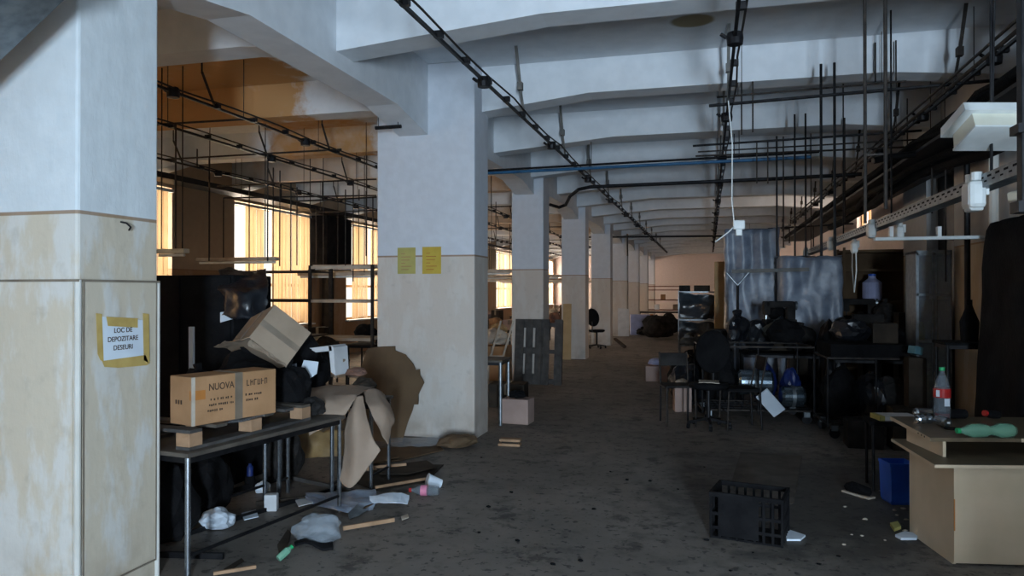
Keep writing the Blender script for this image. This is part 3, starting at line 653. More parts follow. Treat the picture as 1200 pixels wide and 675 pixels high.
for (x0, y0, x1, y1, m, lab, ml) in ((466, 290, 487, 321, 'yellowgreen', 'faded greenish yellow notice on the wide column, on the window bay side of its pair', 'ink'), (495, 289, 517, 321, 'yellowpaper', 'strong golden yellow notice on the wide column, nearer the aisle', 'tape')):
    a = P(x0, y1, 7.648); b = P(x1, y0, 7.648); t = thing('notice', lab, 'notice', a); w = b.x-a.x; h = b.z-a.z
    obj('paper', MB().mm((0, -.003, 0), (w, 0, h)), m, t)
    mb = MB()
    for i in range(6): mb.mm((w*.2, -.004, h*(.15+i*.12)), (w*(.62+.2*math.sin(i*2.2)), -.003, h*(.15+i*.12)+.008))
    obj('printed_lines', mb, 'labelorange' if m == 'yellowpaper' else 'card', t)
t = thing('cardboard_panel', 'loose wire hook stuck near the top of the near column face', 'hook', PX(146, 265, -2.985))
t.name = 'wall_hook'; obj('hook', MB().tube([(0, -.03, .02), (.02, -.01, .015), (.03, .01, -.005), (.01, .02, -.02)], .005), 'darkmetal', t)

# ------------------------------------------------------------------ near left: tables and what lies on them
table('metal-legged table nearest the camera carrying the wooden pallet and printed carton', -3.05, 4.27, .76, 1.42, .70, R(-9.4))
table('metal-legged table behind the first one, draped with the tan sheet', -3.10, 5.63, 1.02, .40, .72, 0)
table('low steel-legged stand squeezed between the two draped tables', -3.02, 5.2, .5, .2, .66, R(4))
# pallet
t = thing('wooden_pallet', 'small raw wooden pallet under the printed carton', 'pallet', (-3.04, 4.16, .70), R(-7))
for i, y in enumerate((-.5, -.3, -.1, .12, .32, .5)): obj('deck_slat', MB().mm((-.27, y-.045, .095), (.27, y+.045, .113)), 'plywood' if i % 2 else 'greywood', t)
for x in (-.22, .22):
    for y in (-.5, 0, .5): obj('block', MB().mm((x-.05, y-.05, .018), (x+.05, y+.05, .095), bev=.003), 'wood', t)
    obj('runner', MB().mm((x-.05, -.55, 0), (x+.05, .55, .018)), 'greywood', t)
# printed carton
A = Vector((-2.905, 3.69, .815)); ang = math.atan2(.95, .31)
t = thing('printed_carton', 'brown carton with printed lettering and orange sticker lying on the pallet', 'box', A, ang)
L, D, H = .60, .22, .285     # x = along the long face, y = depth away from the aisle
obj('body', MB().mm((0, 0, 0), (L, D, H), bev=.004), 'card', t)
obj('tape_strip', MB().mm((.29, -.0015, 0), (.345, D+.001, H+.0015)), 'tape', t); obj('edge_tape', MB().mm((-.0015, -.0015, 0), (.018, .01, H)), 'tapelight', t)
obj('sticker', MB().mm((.018, -.001, .15), (.085, 0, .205)).mm((-.001, 0, .15), (0, .025, .205)), 'labelorange', t)
fr = Matrix.Rotation(R(90), 4, 'X')
text('lettering', 'NUOVA', .058, 'ink', t, Matrix.Translation((.195, -.001, .215)) @ fr, .85)
random.seed(3); mb = MB()      # second word and small lines, too blurred to read: broken ink marks
def inkrow(x0, x1, z, h):
    x = x0
    while x < x1:
        w_ = random.uniform(.35, .8)*h; mb.mm((x, -.001, z+random.uniform(0, .2)*h), (x+w_, -.0002, z+h*random.uniform(.75, 1))); x += w_+h*random.choice((.2, .25, .3, .9))
for k_ in range(6): x = .375+.027*k_; mb.mm((x, -.001, .197), (x+.006, -.0002, .235)); mb.mm((x+.006, -.001, (.197, .216, .229)[k_ % 3]), (x+.019, -.0002, (.203, .222, .235)[k_ % 3])); (k_ % 2 and mb.mm((x+.015, -.001, .200), (x+.020, -.0002, .232)))
for r_, (a_, b_) in enumerate(((.12, .275), (.11, .275), (.10, .21))): inkrow(a_, b_, .135-.033*r_, .016)
for r_, (a_, b_) in enumerate(((.365, .48), (.37, .45))): inkrow(a_, b_, .135-.033*r_, .016)
for k_ in range(3): mb.mm((-.001, .10+.025*k_, .12), (-.0002, .115+.025*k_, .145))
obj('printed_lines', mb, 'ink', t, kind='stuff')
obj('slip_sheet', MB().patch([[(.12, -.02, -.003), (.3, -.03, -.012), (.5, -.02, .0)], [(.12, .1, -.003), (.3, .1, -.004), (.5, .1, -.003)]], 4, .004, 20, .001), 'film', t)
# tall black things behind
t = thing('black_cabinet', 'tall black cabinet standing behind the near column', 'cabinet', (-4.22, 5.55, 0))
obj('carcass', MB().mm((-.55, -.25, .04), (.44, .3, 1.74), bev=.01), 'black', t)
for s in (0, 1): obj('door', MB().mm((-.54+.49*s, -.27, .06), (-.07+.49*s, -.25, 1.72), bev=.004), 'black', t)
obj('plinth', MB().mm((-.53, -.22, 0), (.42, .28, .04)), 'black', t)
rows = [[P(256, 318, 5.6), P(275, 316, 5.65), P(298, 318, 5.65), P(313, 317, 5.6)], [P(258, 332, 5.3), P(278, 335, 5.25), P(296, 333, 5.3), P(312, 334, 5.35)], [P(262, 350, 5.2), P(280, 352, 5.1), P(298, 350, 5.2), P(312, 352, 5.3)], [P(264, 372, 5.15), P(282, 375, 5.1), P(298, 372, 5.2), P(310, 366, 5.3)]]
obj('plastic_sheet', MB().patch(rows, 6, .035, 7, .003, 3), 'blackplastic', None, 'crumpled black plastic film draped beside the tall black cabinet', 'plastic sheet', smooth=True)
a = P(222, 428, 4.75); b = P(227, 428, 4.75); board('plastic_strip', 'upright pale blue plastic strip standing behind the printed carton', [Vector((a.x, 4.75, .01)), Vector((b.x, 4.75, .01)), P(226, 383, 4.75), P(221, 383, 4.75)], (0, .02, 0), 'paper', 'strip')
board('paper_card', 'small pale card showing above the tilted box', [P(258, 378, 5.26), P(272, 374, 5.26), P(272, 364, 5.26), P(258, 366, 5.26)], (0, .01, 0), 'paper', 'card')
bag('black bag slumped on the first table behind the carton, topmost of its heap', (-3.22, 4.72, .82), (.22, .2, .19), 3, 'black')
bag('smaller black bag wedged under the tilted cardboard box', (-3.0, 4.83, .70), (.17, .15, .2), 5, 'black')
bag('black sack at the window end of the first table', (-3.36, 4.35, .70), (.14, .24, .2), 8, 'black')
bag('black cloth bundle on the second table beneath the tilted box', (-3.3, 5.65, .72), (.24, .17, .26), 9, 'black', knot=False, cat='cloth bundle', name='cloth_bundle')
bag('dark brown bundle on the second table near the wide column', (-2.78, 5.66, .72), (.10, .1, .09), 12, 'darkbrown', knot=False, cat='cloth bundle', name='cloth_bundle')
_r = _m @ Vector((1, 0, 0)); _u = _m @ Vector((0, 1, 0)); _f = _m @ Vector((0, 0, -1))
P0 = CAM+ray(322, 357)*5.25; e0 = (_r*-.153+_u*-.262+_f*-.175)*.85; eA = _r*-.40+_u*-.134+_f*.55; eB = _r*.226+_u*-.207+_f*.114
eA = eA*.82
t = thing('cardboard_box', 'large grey-brown cardboard box tilted on top of the black heap', 'box', P0+e0+eA*.5+eB*.5)
g0 = t.location.copy(); q0 = P0-g0
obj('body', MB().prism([q0, q0+eA, q0+eA+eB, q0+eB], e0), 'cardgrey', t)
n0, nA, nB = e0.normalized(), eA.normalized(), eB.normalized()
obj('tape_strip', MB().prism([q0+eA*.42-nB*.002, q0+eA*.52-nB*.002, q0+eA*.52-nB*.002+e0, q0+eA*.42-nB*.002+e0], nB*.0015), 'tape', t)
obj('tape_strip', MB().prism([q0+e0*.45-nA*.002, q0+e0*.60-nA*.002, q0+e0*.60+eB-nA*.002, q0+e0*.45+eB-nA*.002], nA*.0015), 'tape', t)
obj('torn_flap', MB().patch([[q0+e0, q0+e0+eA*.5, q0+e0+eA], [q0+e0*1.12-nB*.03, q0+e0*1.1+eA*.5-nB*.06, q0+e0*1.14+eA*1.03-nB*.08]], 6, .012, 14, .004), 'cardgrey', t)
obj('torn_flap', MB().patch([[q0+e0+eB*.05, q0+e0+eB*.5, q0+e0+eB], [q0+e0*1.16+eB*.1-nA*.02, q0+e0*1.12+eB*.5-nA*.03, q0+e0*1.05+eB-nA*.01]], 6, .015, 18, .004, 3), 'cardgrey', t)
bag('blue plastic scrap shining on the black heap', P(302, 422, 4.9), (.05, .04, .03), 15, 'blue', knot=False, cat='plastic scrap', name='plastic_scrap')
# foam corner and paper
t = thing('foam_corner', 'white foam packing corner standing open on the second table', 'foam packing', P(384, 448, 5.45))
g0 = t.location.copy(); q = lambda x, y, Y: P(x, y, Y)-g0
obj('top_edge', MB().prism([q(362, 408, 5.5), q(388, 405, 5.5), q(389, 411, 5.5), q(370, 413, 5.5)], (0, .25, 0)), 'foam', t)
obj('side_panel', MB().prism([q(385, 405, 5.5), q(391, 407, 5.5), q(393, 440, 5.5), q(388, 436, 5.5)], (.02, .2, 0)), 'foam', t)
obj('back_panel', MB().prism([q(389, 407, 5.62), q(403, 422, 5.62), q(393, 444, 5.62)], (.0, .03, 0)), 'cardgrey', t)
board('paper_sheet', 'tilted white paper with cut corners propped on the tan sheet', [P(353, 441, 5.0), P(364, 443, 5.0), P(371, 438, 5.0), P(373, 424, 5.02), P(356, 422, 5.02), P(352, 434, 5.0)], (0, .006, 0), 'paper', 'paper')
t = thing('shiny_panels', 'row of glossy bluish plastic sleeves standing behind the carton', 'plastic sleeves', P(336, 452, 5.0))
g0 = t.location.copy()
for i in range(3): obj('sleeve', MB().prism([q2-g0 for q2 in (P(325+8*i, 452, 5+.03*i), P(331+8*i, 452, 5+.03*i), P(330+8*i, 426, 5+.03*i), P(325+8*i, 427, 5+.03*i))], (0, .02, 0)), 'filmblue', t)
# tan sheets
obj('tan_sheet', MB().patch([[P(340, 458, 5.35), P(375, 452, 5.5), P(410, 451, 5.55), P(440, 454, 5.6)], [P(352, 470, 5.02), P(380, 466, 5.05), P(404, 463, 5.1), P(424, 460, 5.2)], [P(358, 488, 4.86), P(384, 482, 4.92), P(402, 474, 4.97), P(418, 466, 5.05)], [P(363, 510, 4.84), P(386, 499, 4.88), P(401, 488, 4.92), P(415, 470, 5.02)]], 7, .016, 7, .003, 2), 'kraft', None, 'broad tan sheet spread over the tables with its corner hanging', 'sheet', smooth=True)
obj('tan_sheet', MB().patch([[P(411, 478, 4.96), P(417, 465, 5.0), P(424, 463, 5.03)], [P(405, 500, 4.92), P(416, 492, 4.86), P(430, 490, 4.95)], [P(402, 535, 4.9), P(418, 530, 4.83), P(437, 512, 4.92)], [P(399, 562, 4.88), P(413, 571, 4.84), P(446, 527, 4.92)]], 8, .010, 6, .003, 7), 'kraft', None, 'pointed glossy tan flap hanging lowest beside the table leg', 'sheet', smooth=True)
obj('tan_sheet', MB().patch([[P(426, 458, 5.35), P(440, 455, 5.42), P(450, 462, 5.5)], [P(430, 474, 5.12), P(446, 474, 5.18), P(463, 489, 5.28)], [P(438, 492, 5.06), P(450, 496, 5.08), P(458, 505, 5.15)], [P(444, 499, 5.02), P(449, 510, 5.0), P(455, 521, 5.05)]], 7, .012, 7, .003, 11), 'kraft', None, 'tan flap folded over toward the wide column', 'sheet', smooth=True)
# leaning brown disc
pts = [(430, 409), (440, 407), (463, 406), (463, 411), (475, 416), (484, 427), (487, 434), (492, 433), (492, 440), (497, 449), (490, 463), (490, 474), (485, 474), (483, 482), (477, 497), (471, 518), (430, 520), (424, 480), (420, 440)]
board('cardboard_disc', 'large ragged brown cardboard disc leaning against the wide column', [P(x, y, 7.60-(y-406)/114*.32) for x, y in pts], (0, .012, .004), 'cardbrown', 'cardboard')
# things under and before the tables
def scrap(label, poly, z, th, m, cat, name, curl=0):
    pts = [PZ(x, y, z) for x, y in poly]; o = board(name, label, pts, (0, 0, th), m, cat); return o
M['goldbrown'] = mat('gold_brown_wrap', (.36, .24, .10), (.18, .11, .045), .5, 4, spec=.5, bump=.5, bscale=7)
obj('wrapping_paper', MB().patch([[P(318, 500, 6.45), P(345, 498, 6.5), P(375, 502, 6.6), P(402, 505, 6.7)], [P(316, 525, 6.4), P(345, 524, 6.4), P(375, 525, 6.5), P(402, 525, 6.6)], [P(318, 548, 6.35), P(345, 546, 6.3), P(375, 548, 6.4), P(400, 545, 6.5)], [P(318, 562, 6.3), P(345, 566, 6.2), P(375, 564, 6.25), P(400, 560, 6.4)]], 6, .05, 5, .01, 4), 'goldbrown', None, 'crumpled gold brown wrapping under the second table', 'wrapping', smooth=True)
board('panel_scrap', 'flat bluish board under the first table', [P(259, 537, 5.6), P(285, 536, 5.6), P(285, 514, 5.6), P(259, 516, 5.6)], (0, .02, 0), 'lavender', 'board')
board('panel_scrap', 'second bluish board further along under the tables, partly behind a bin', [P(297, 540, 5.9), P(314, 539, 5.9), P(314, 516, 5.9), P(297, 518, 5.9)], (0, .02, 0), 'lavender', 'board')
board('foam_board', 'pale pointed foam scrap standing under the first table', [P(240, 582, 5.35), P(240, 562, 5.35), P(249, 555, 5.35), P(265, 566, 5.35), P(262, 582, 5.3)], (0, .04, 0), 'foam', 'foam scrap')
bag('crumpled white paper on the floor under the first table', PZ(243, 624, 0)+Vector((0, .1, 0)), (.12, .1, .07), 31, 'paper', knot=False, cat='paper', name='crumpled_paper')
bag('small white crumple further back under the tables', PZ(308, 578, 0), (.06, .05, .05), 32, 'paper', knot=False, cat='paper', name='crumpled_paper')
carton('small crushed white carton standing between the table legs', PZ(318, 598, 0), (.09, .07, .12), (0, 0, R(20)), 'foam', tape=False)
t = thing('water_bottle', 'small dark blue bottle lying under the tables', 'bottle', PZ(293, 572, 0)); obj('body', MB().lathe([(0, 0), (.025, 0), (.025, .07), (.012, .09), (.012, .1), (0, .1)], (0, 0, .1), 14), 'bluedark', t); obj('foot', MB().lathe([(0, 0), (.05, 0), (.036, .1), (0, .1)], (0, 0, 0), 12), 'black', t)
for i, (a, b, w, lab, m) in enumerate((((222, 625), (395, 572), .035, 'long dark strip slanting across the floor beneath the tables', 'darkmetal'), ((188, 650), (262, 652), .04, 'short dark bar between the first table legs and the near column', 'darkmetal'),
     ((300, 590), (440, 575), .03, 'dark lath lying below the gold wrapping', 'darkbrown'), ((215, 590), (330, 560), .04, 'dark flat bar lying behind the crumpled white paper', 'darkmetal'), ((320, 555), (420, 577), .03, 'grey lath leading toward the hanging tan flap', 'greywood'),
     ((402, 619), (462, 609), .045, 'pale wooden slat on the open floor beside the clear bag', 'wood'), ((250, 672), (300, 664), .03, 'pale splinter of wood near the frame bottom', 'wood'), ((430, 549), (476, 545), .06, 'orange wooden stick beside the hanging flap', 'wood'),
     ((440, 571), (505, 560), .035, 'curved strip of raw wood in the rubbish by the white cup', 'wood'))):
    p = PZ(*a, .012+.004*i); q_ = PZ(*b, .012+.004*i); obj('wood_strip' if m in ('wood', 'greywood', 'darkbrown') else 'metal_bar', MB().bar(p, q_, .02, w) if m != 'wood' else MB().bar(p, q_, .016, w*.6), m, None, lab, 'strip')
obj('plastic_bag', MB().ball((0, 0, .08), (.15, .13, .10), 3, .3, 41, flat=-.7), 'film', None, 'clear plastic bag puffed up on the floor beside the table leg', 'bag').location = PZ(374, 634, 0)+Vector((0, 0, .0))
obj('rubber_sole', MB().patch([[PZ(345, 634, .02), PZ(360, 630, .05), PZ(378, 636, .03), PZ(390, 634, .02)], [PZ(345, 638, .02), PZ(360, 635, .04), PZ(376, 642, .02), PZ(390, 641, .02)]], 5, .006, 9, .015, 5), 'black', None, 'dark curved scrap lying in the clear bag', 'scrap')
t = thing('plastic_bottle', 'small bottle with a green top tipped over near the clear bag', 'bottle', PZ(326, 662, .0)+Vector((0, 0, .035))); t.rotation_euler = (R(60), 0, R(150)); t.scale = (.7, .7, .7)
obj('body', MB().lathe([(0, 0), (.03, 0), (.032, .03), (.032, .1), (.014, .13), (0, .13)], (0, 0, 0), 14), 'greenbottle', t); obj('cap', MB().lathe([(0, .13), (.018, .13), (.018, .15), (0, .15)], (0, 0, 0), 12), 'green', t)
scrap('dark shard of plastic beside the green bottle', [(325, 640), (337, 622), (341, 625), (334, 655), (328, 655)], .01, .01, 'darkbrown', 'scrap', 'plastic_scrap')
obj('plastic_tray', MB().patch([[PZ(434, 582, .05), PZ(460, 578, .09), PZ(480, 581, .06)], [PZ(434, 590, .02), PZ(460, 590, .06), PZ(478, 591, .03)]], 5, .01, 9, .006, 6), 'paper', None, 'flat white plastic wrapper shining in the rubbish', 'wrapper')
obj('plastic_wrap', MB().patch([[PZ(360, 578, .04), PZ(400, 576, .06), PZ(440, 572, .05)], [PZ(360, 586, .02), PZ(400, 590, .05), PZ(440, 588, .02)], [PZ(370, 590, .01), PZ(405, 600, .03), PZ(438, 596, .01)]], 5, .02, 9, .003, 8), 'filmblue', None, 'bluish crumpled wrap strewn at the foot of the tables', 'wrapper')
t = thing('plastic_cup', 'white cup lying on its side at the edge of the rubbish', 'cup', PZ(509, 571, 0)+Vector((0, 0, .045))); t.rotation_euler = (R(70), 0, R(-60))
obj('cup', MB().lathe([(0, -.06), (.035, -.06), (.05, .06), (.046, .06), (.032, -.054)], (0, 0, 0), 16), 'paper', t); obj('rim', MB().lathe([(.048, .056), (.054, .056), (.054, .064), (.048, .064)], (0, 0, 0), 16), 'foam', t)
t = thing('plastic_bottle', 'clear bottle with a pink label lying on the open floor', 'bottle', PZ(514, 581, 0)+Vector((0, 0, .04))); t.rotation_euler = (R(90), 0, R(-80))
obj('body', MB().lathe([(0, 0), (.036, 0), (.04, .03), (.04, .15), (.015, .2), (.013, .215), (0, .215)], (0, 0, 0), 16), 'bottle', t); obj('label', MB().lathe([(.0405, .09), (.0415, .09), (.0415, .14), (.0405, .14)], (0, 0, 0), 16), 'pink', t); obj('cap', MB().lathe([(0, .215), (.017, .215), (.017, .235), (0, .235)], (0, 0, 0), 12), 'red', t)
obj('metal_offcut', MB().patch([[PZ(408, 600, .03), PZ(418, 592, .05)], [PZ(410, 608, .01), PZ(428, 600, .02)]], 4, .01, 9, .004, 9), 'greymetal', None, 'small bent sheet metal scrap before the rubbish', 'scrap')
bag('crumpled brown paper bag at the foot of the wide column', PZ(536, 524, 0), (.2, .12, .07), 44, 'cardbrown', knot=False, cat='paper bag', name='paper_bag')
obj('plastic_wrap', MB().patch([[PZ(455, 514, .04), PZ(490, 512, .06), PZ(522, 513, .03)], [PZ(452, 522, .01), PZ(490, 523, .05), PZ(520, 521, .01)]], 5, .015, 9, .003, 18), 'film', None, 'clear wrap flattened along the wide column foot', 'wrapper')
scrap('flat brown board lying before the wide column', [(420, 528), (512, 521), (520, 528), (470, 540), (425, 545)], .006, .01, 'cardbrown', 'board', 'flattened_carton')
scrap('dark cardboard sheet spread beneath the wood strips', [(400, 560), (470, 545), (520, 545), (500, 565), (440, 575)], .004, .006, 'darkbrown', 'board', 'flattened_carton')
t = thing('wood_block', 'short pallet offcut on the floor near the wide column', 'wood offcut', PZ(598, 522, 0), R(3))
obj('lower_slat', MB().mm((-.12, -.05, 0), (.11, .05, .025)), 'wood', t); obj('upper_slat', MB().mm((-.11, -.04, .045), (.11, .06, .07)), 'wood', t); obj('spacer', MB().mm((-.09, -.03, .025), (.09, .05, .045)), 'darkbrown', t)

# ------------------------------------------------------------------ between the wide column and the fourth
table('small dark-topped table standing behind the wide column', -2.62, 8.75, .46, .55, .78, R(4), leg='greymetal', r=.02, rail=False)
carton('open pinkish white carton on the floor behind the wide column', PZ(604, 497, 0)+Vector((0, .12, 0)), (.34, .26, .30), (0, 0, R(-4)), 'cardpink', flaps=False, tape=False)
bag('dark stuff filling the pinkish white carton', PZ(604, 497, 0)+Vector((0, .12, .302)), (.12, .1, .05), 47, 'black', knot=False, cat='cloth bundle', name='cloth_bundle')
carton('grey-brown carton behind the pinkish one, toward the leaning pallet', PZ(600, 478, 0)+Vector((-.1, .2, 0)), (.5, .4, .32), (0, 0, R(5)), 'darkbrown')
# leaning slatted pallet
a = P(602, 440, 12.48); b = P(658, 440, 12.42); a.z = b.z = 0
t = thing('slatted_pallet', 'dark grey slatted pallet stood on end against the third column', 'pallet', a)
u = (b-a); Wp = u.length; hh = 1.12; ux = u.normalized(); lean = Vector((0, .14, 0))
def pal(x0, x1, z0, z1, th, off=0):
    f = lambda x, z: ux*x+Vector((0, 0, z))+lean*(z/hh)+Vector((0, off, 0)); return MB().prism([f(x0, z0), f(x1, z0), f(x1, z1), f(x0, z1)], (0, th, 0))
sl = [(0, .17), (.185, .33), (.35, .56)] if False else None
xs = [0, .155, .178, .30, .323, .50, .60, .70]; k = Wp/.72
for (x0, x1) in ((0, .13), (.165, .27), (.31, .40), (.425, .52), (.60, .715)): obj('face_board', pal(x0*k, x1*k, 0.0, hh-.0, .022), 'greywood', t)
for (z0, z1) in ((.0, .17), (.52, .63), (.97, 1.12)): obj('cross_board', pal(0, .52*k, z0, z1, .022, .022), 'greywood', t)
for (z0, z1) in ((.02, .10), (.53, .60), (.99, 1.06)): obj('back_board', pal(.5*k, .715*k, z0, z1, .022, .022), 'greywood', t)
for x in (.0, .32, .62): obj('bearer', pal(x*k, (x+.09)*k, 0.02, hh-.02, .07, .044), 'greywood', t)
board('wooden_board', 'upright tan board leaning on the fourth column', [P(659, 421, 17.2), P(669, 423, 17.2), P(669.5, 356, 17.36), P(660, 356, 17.36)], (0, .03, 0), 'tanboard', 'board')
office_chair('black office chair standing beside the fifth column', PZ(702, 408, 0)+Vector((-.05, -.1, 0)), R(160), 'black')
board('wooden_board', 'dark plank leaning at the foot of the fifth column', [P(719, 398, 21.9), P(722, 398, 21.9), P(734, 407.6, 21.0), P(731, 408.2, 21.0)], (.0, .06, .05), 'darkbrown', 'board')
board('wooden_board', 'cream panel set between the fifth and sixth columns', [P(724, 394, 26.5), P(737, 394, 26.5), P(737, 362, 26.5), P(724, 361, 26.5)], (0, .03, 0), 'foam', 'board')
# far end: bundles, rack, people-sized heap
w = PZ(750, 392, 0); t = carton('lavender cloth-covered box far down the aisle', w, (.72, .5, .75), (0, 0, R(8)), 'lavender', name='covered_box', tape=False)
bag('dark bundle in front of the lavender box', w+Vector((.15, -.5, 0)), (.3, .2, .14), 50, 'black')
bag('grey-green sack pile beside the lavender box', PZ(770, 397, 0), (.55, .4, .42), 51, 'charcoal')
bag('second dark sack tucked behind the grey-green pile', PZ(782, 394, 0)+Vector((0, 1.2, .0)), (.5, .4, .4), 52, 'charcoal')
rack('low red-brown rack before the end wall', PZ(780, 373, 0).x, 38.0, 3.0, 1.0, 1.9, [.2, .7, 1.2, 1.7, 1.88], 0, 'redshelf', 'redshelf')
for i in range(9):
    x = PZ(780, 373, 0).x-1.2+.3*i; z = (.212, .712, 1.212)[i % 3]
    carton(['pale parcel', 'reddish box', 'dark parcel', 'orange box', 'white parcel', 'brown box', 'black box', 'tan box', 'pink box'][i]+' on the red-brown rack', (x, 37.9, z), (.22, .3, .26), (0, 0, 0), ['fabricpale', 'red', 'black', 'labelorange', 'paper', 'card', 'black', 'cardgrey', 'cardpink'][i], tape=False)
t = table('long low dark table before the red-brown rack', PZ(790, 380, 0).x+.5, 32.5, 3.6, .9, .75, 0, 'darkbrown', 'darkmetal')

# ------------------------------------------------------------------ window bay: racks, lights, benches, heaps
rack('tall open pipe rack before the second blind, close to the wide column', -4.92, 9.6, .95, .6, 1.97, [.45, .95, 1.48, 1.95], 0, 'rust', 'fabricpale')
rack('wider open pipe rack nearer the windows, behind the tilted box', -6.15, 9.9, 1.15, .6, 1.92, [.45, .95, 1.48, 1.90], 0, 'rust', 'darkbrown')
for lab, p0, p1, Y0, Y1, m in (('short cream light batten hung above the black cabinet', (184, 298), (219, 296), 7.0, 7.0, 'creamenamel'), ('long beige light batten hung in front of the first full blind', (232, 307), (325, 305), 8.9, 8.9, 'fabricpale'),
        ('grey light batten hung over the pipe racks', (368, 314), (441, 313), 11.4, 11.4, 'fabricpale'), ('lower beige batten just beneath the grey one', (350, 324), (441, 322), 10.8, 10.8, 'fabricpale')):
    a = P(*p0, Y0); b = P(*p1, Y1); L_ = (b-a).length; c = (a+b)/2; t = thing('light_batten', lab, 'light', c, math.atan2(b.y-a.y, b.x-a.x))
    obj('housing', MB().mm((-L_/2, -.05, 0), (L_/2, .05, .05), bev=.01), m, t); obj('tube_lamp', MB().cyl((-L_/2+.03, 0, -.02), (L_/2-.03, 0, -.02), .016), 'whitep', t)
    for s in (-.35, .35): obj('rod', MB().cyl((s*L_, 0, .05), (s*L_, 0, 4.11-c.z), .007), 'rust', t)
cols = ['card', 'fabricmix', 'cardpink', 'fabricpale', 'darkbrown', 'cardbrown', 'black', 'tanboard', 'charcoal']
cn = {'card': 'brown', 'fabricmix': 'rusty red', 'cardpink': 'pinkish', 'fabricpale': 'cream', 'darkbrown': 'dark brown', 'cardbrown': 'deep brown', 'black': 'black', 'tanboard': 'tan', 'charcoal': 'charcoal'}
random.seed(11)
BEN = [(-5.0, 8.3), (-6.6, 8.1), (-5.2, 11.4), (-6.9, 11.6), (-4.35, 13.9), (-6.2, 14.4), (-4.3, 16.2), (-6.3, 17.4), (-4.4, 19.6), (-6.4, 21.0), (-4.5, 23.6), (-6.2, 25.5), (-4.6, 28.5), (-6.0, 31.5)]
bl = ['behind the black cabinet', 'below the first full blind', 'behind the open pipe rack', 'under the second blind', 'just beyond the wide column', 'beyond the wide column near the windows', 'beside the third column', 'across from the third column near the windows', 'beside the fourth column',
      'near the windows past the fourth column', 'just past the fifth column', 'near the windows past the fifth column', 'beside the sixth column', 'near the windows past the sixth column']
for i, (x, y) in enumerate(BEN):
    table('dark sewing bench '+bl[i], x, y, 1.15, .62, .74, R(random.uniform(-4, 4)), 'darkbrown', 'darkmetal', 'sewing_bench', rail=False)
    for j in range(3):
        m = cols[(i*3+j*2) % len(cols)]; zx = x-.38+.38*j; r_ = random.uniform(.12, .17)
        if (i+j) % 2: carton('%s carton on the bench %s, %s' % (cn[m], bl[i], ('window end', 'middle', 'aisle end')[j]), (zx, y, .742), (r_*1.9, .3, random.uniform(.15, .34)), (0, 0, R(random.uniform(-15, 15))), m)
        else: bag('%s cloth heap on the bench %s, %s' % (cn[m], bl[i], ('window end', 'middle', 'aisle end')[j]), (zx, y, .742), (r_, .2, random.uniform(.1, .2)), i*3+j, m, knot=False, cat='cloth heap', name='cloth_heap')
# bright heap seen in the gap beside the wide column
carton('orange-brown carton low in the gap past the wide column', P(581, 443, 13.0)+Vector((0, 0, 0))-Vector((0, 0, P(581, 443, 13.0).z)), (.5, .5, .62), (0, 0, 0), 'card')
bag('cream cloth heap on the orange-brown carton', Vector((P(581, 443, 13.0).x, 13.0, .63)), (.24, .24, .16), 63, 'fabricpale', knot=False, cat='cloth heap', name='cloth_heap')
t = thing('pale_trestle', 'pale tilted wooden frame in the gap past the wide column', 'frame', (P(580, 420, 12.2).x, 12.2, 0))
for s in (-.12, .1): obj('rail', MB().bar((s, 0, .35), (s+.2, .1, 1.1), .03), 'fabricpale', t)
obj('crossbar', MB().bar((-.1, .0, .5), (.15, 0.0, .5), .02), 'fabricpale', t); obj('leg', MB().bar((-.12, 0, 0), (-.12, 0, .4), .03), 'fabricpale', t); obj('leg', MB().bar((.1, 0, 0), (.1, 0, .4), .03), 'fabricpale', t)

bag('black sack on the floor under the first table by the near column', (-3.36, 3.98, 0), (.22, .2, .3), 91, 'black')
bag('black sack deeper under the first table', (-3.5, 4.55, 0), (.2, .2, .25), 92, 'black')
bag('dark sack standing under the second table', (-3.5, 5.62, 0), (.16, .14, .22), 93, 'charcoal')

for lab, poly, z, m, nm in (('torn brown cardboard lying under the pointed tan flap', [(395, 590), (425, 583), (440, 590), (420, 600), (398, 600)], .02, 'cardbrown', 'flattened_carton'),
    ('dark crumpled strip of cardboard before the ragged disc', [(440, 548), (500, 540), (512, 548), (478, 556), (445, 556)], .03, 'darkbrown', 'flattened_carton'),
    ('thin pale lath tip pointing from the rubbish to the aisle', [(470, 606), (478, 603), (479, 607), (471, 610)], .01, 'fabricpale', 'wood_strip'),
    ('small white paper corner beneath the first table', [(283, 602), (300, 598), (303, 606), (286, 610)], .01, 'paper', 'paper_scrap'),
    ('greyish paper sheet half under the steel stand', [(345, 585), (368, 580), (374, 588), (350, 594)], .015, 'foam', 'paper_scrap'),
    ('reddish brown cardboard patch between tables and wide column', [(425, 533), (455, 528), (468, 536), (438, 543)], .03, 'cardbrown', 'flattened_carton'),
    ('dark splinter of wood near the frame bottom, crossing the pale one', [(262, 668), (283, 655), (286, 658), (266, 671)], .02, 'darkbrown', 'wood_strip')):
    board(nm, lab, [PZ(x, y, z) for x, y in poly], (0, 0, .006), m, 'scrap')
for lab, p_, r_, m, sd in (('dark brown rag bunched between the pallet and the tan sheet', (-2.78, 4.82, .702), (.10, .08, .07), 'charcoal', 141), ('small rust-coloured cloth on the second table before the disc', (-2.82, 5.6, .90), (.09, .08, .04), 'fabricmix', 142)):
    bag(lab, p_, r_, sd, m, knot=False, cat='cloth', name='rag')
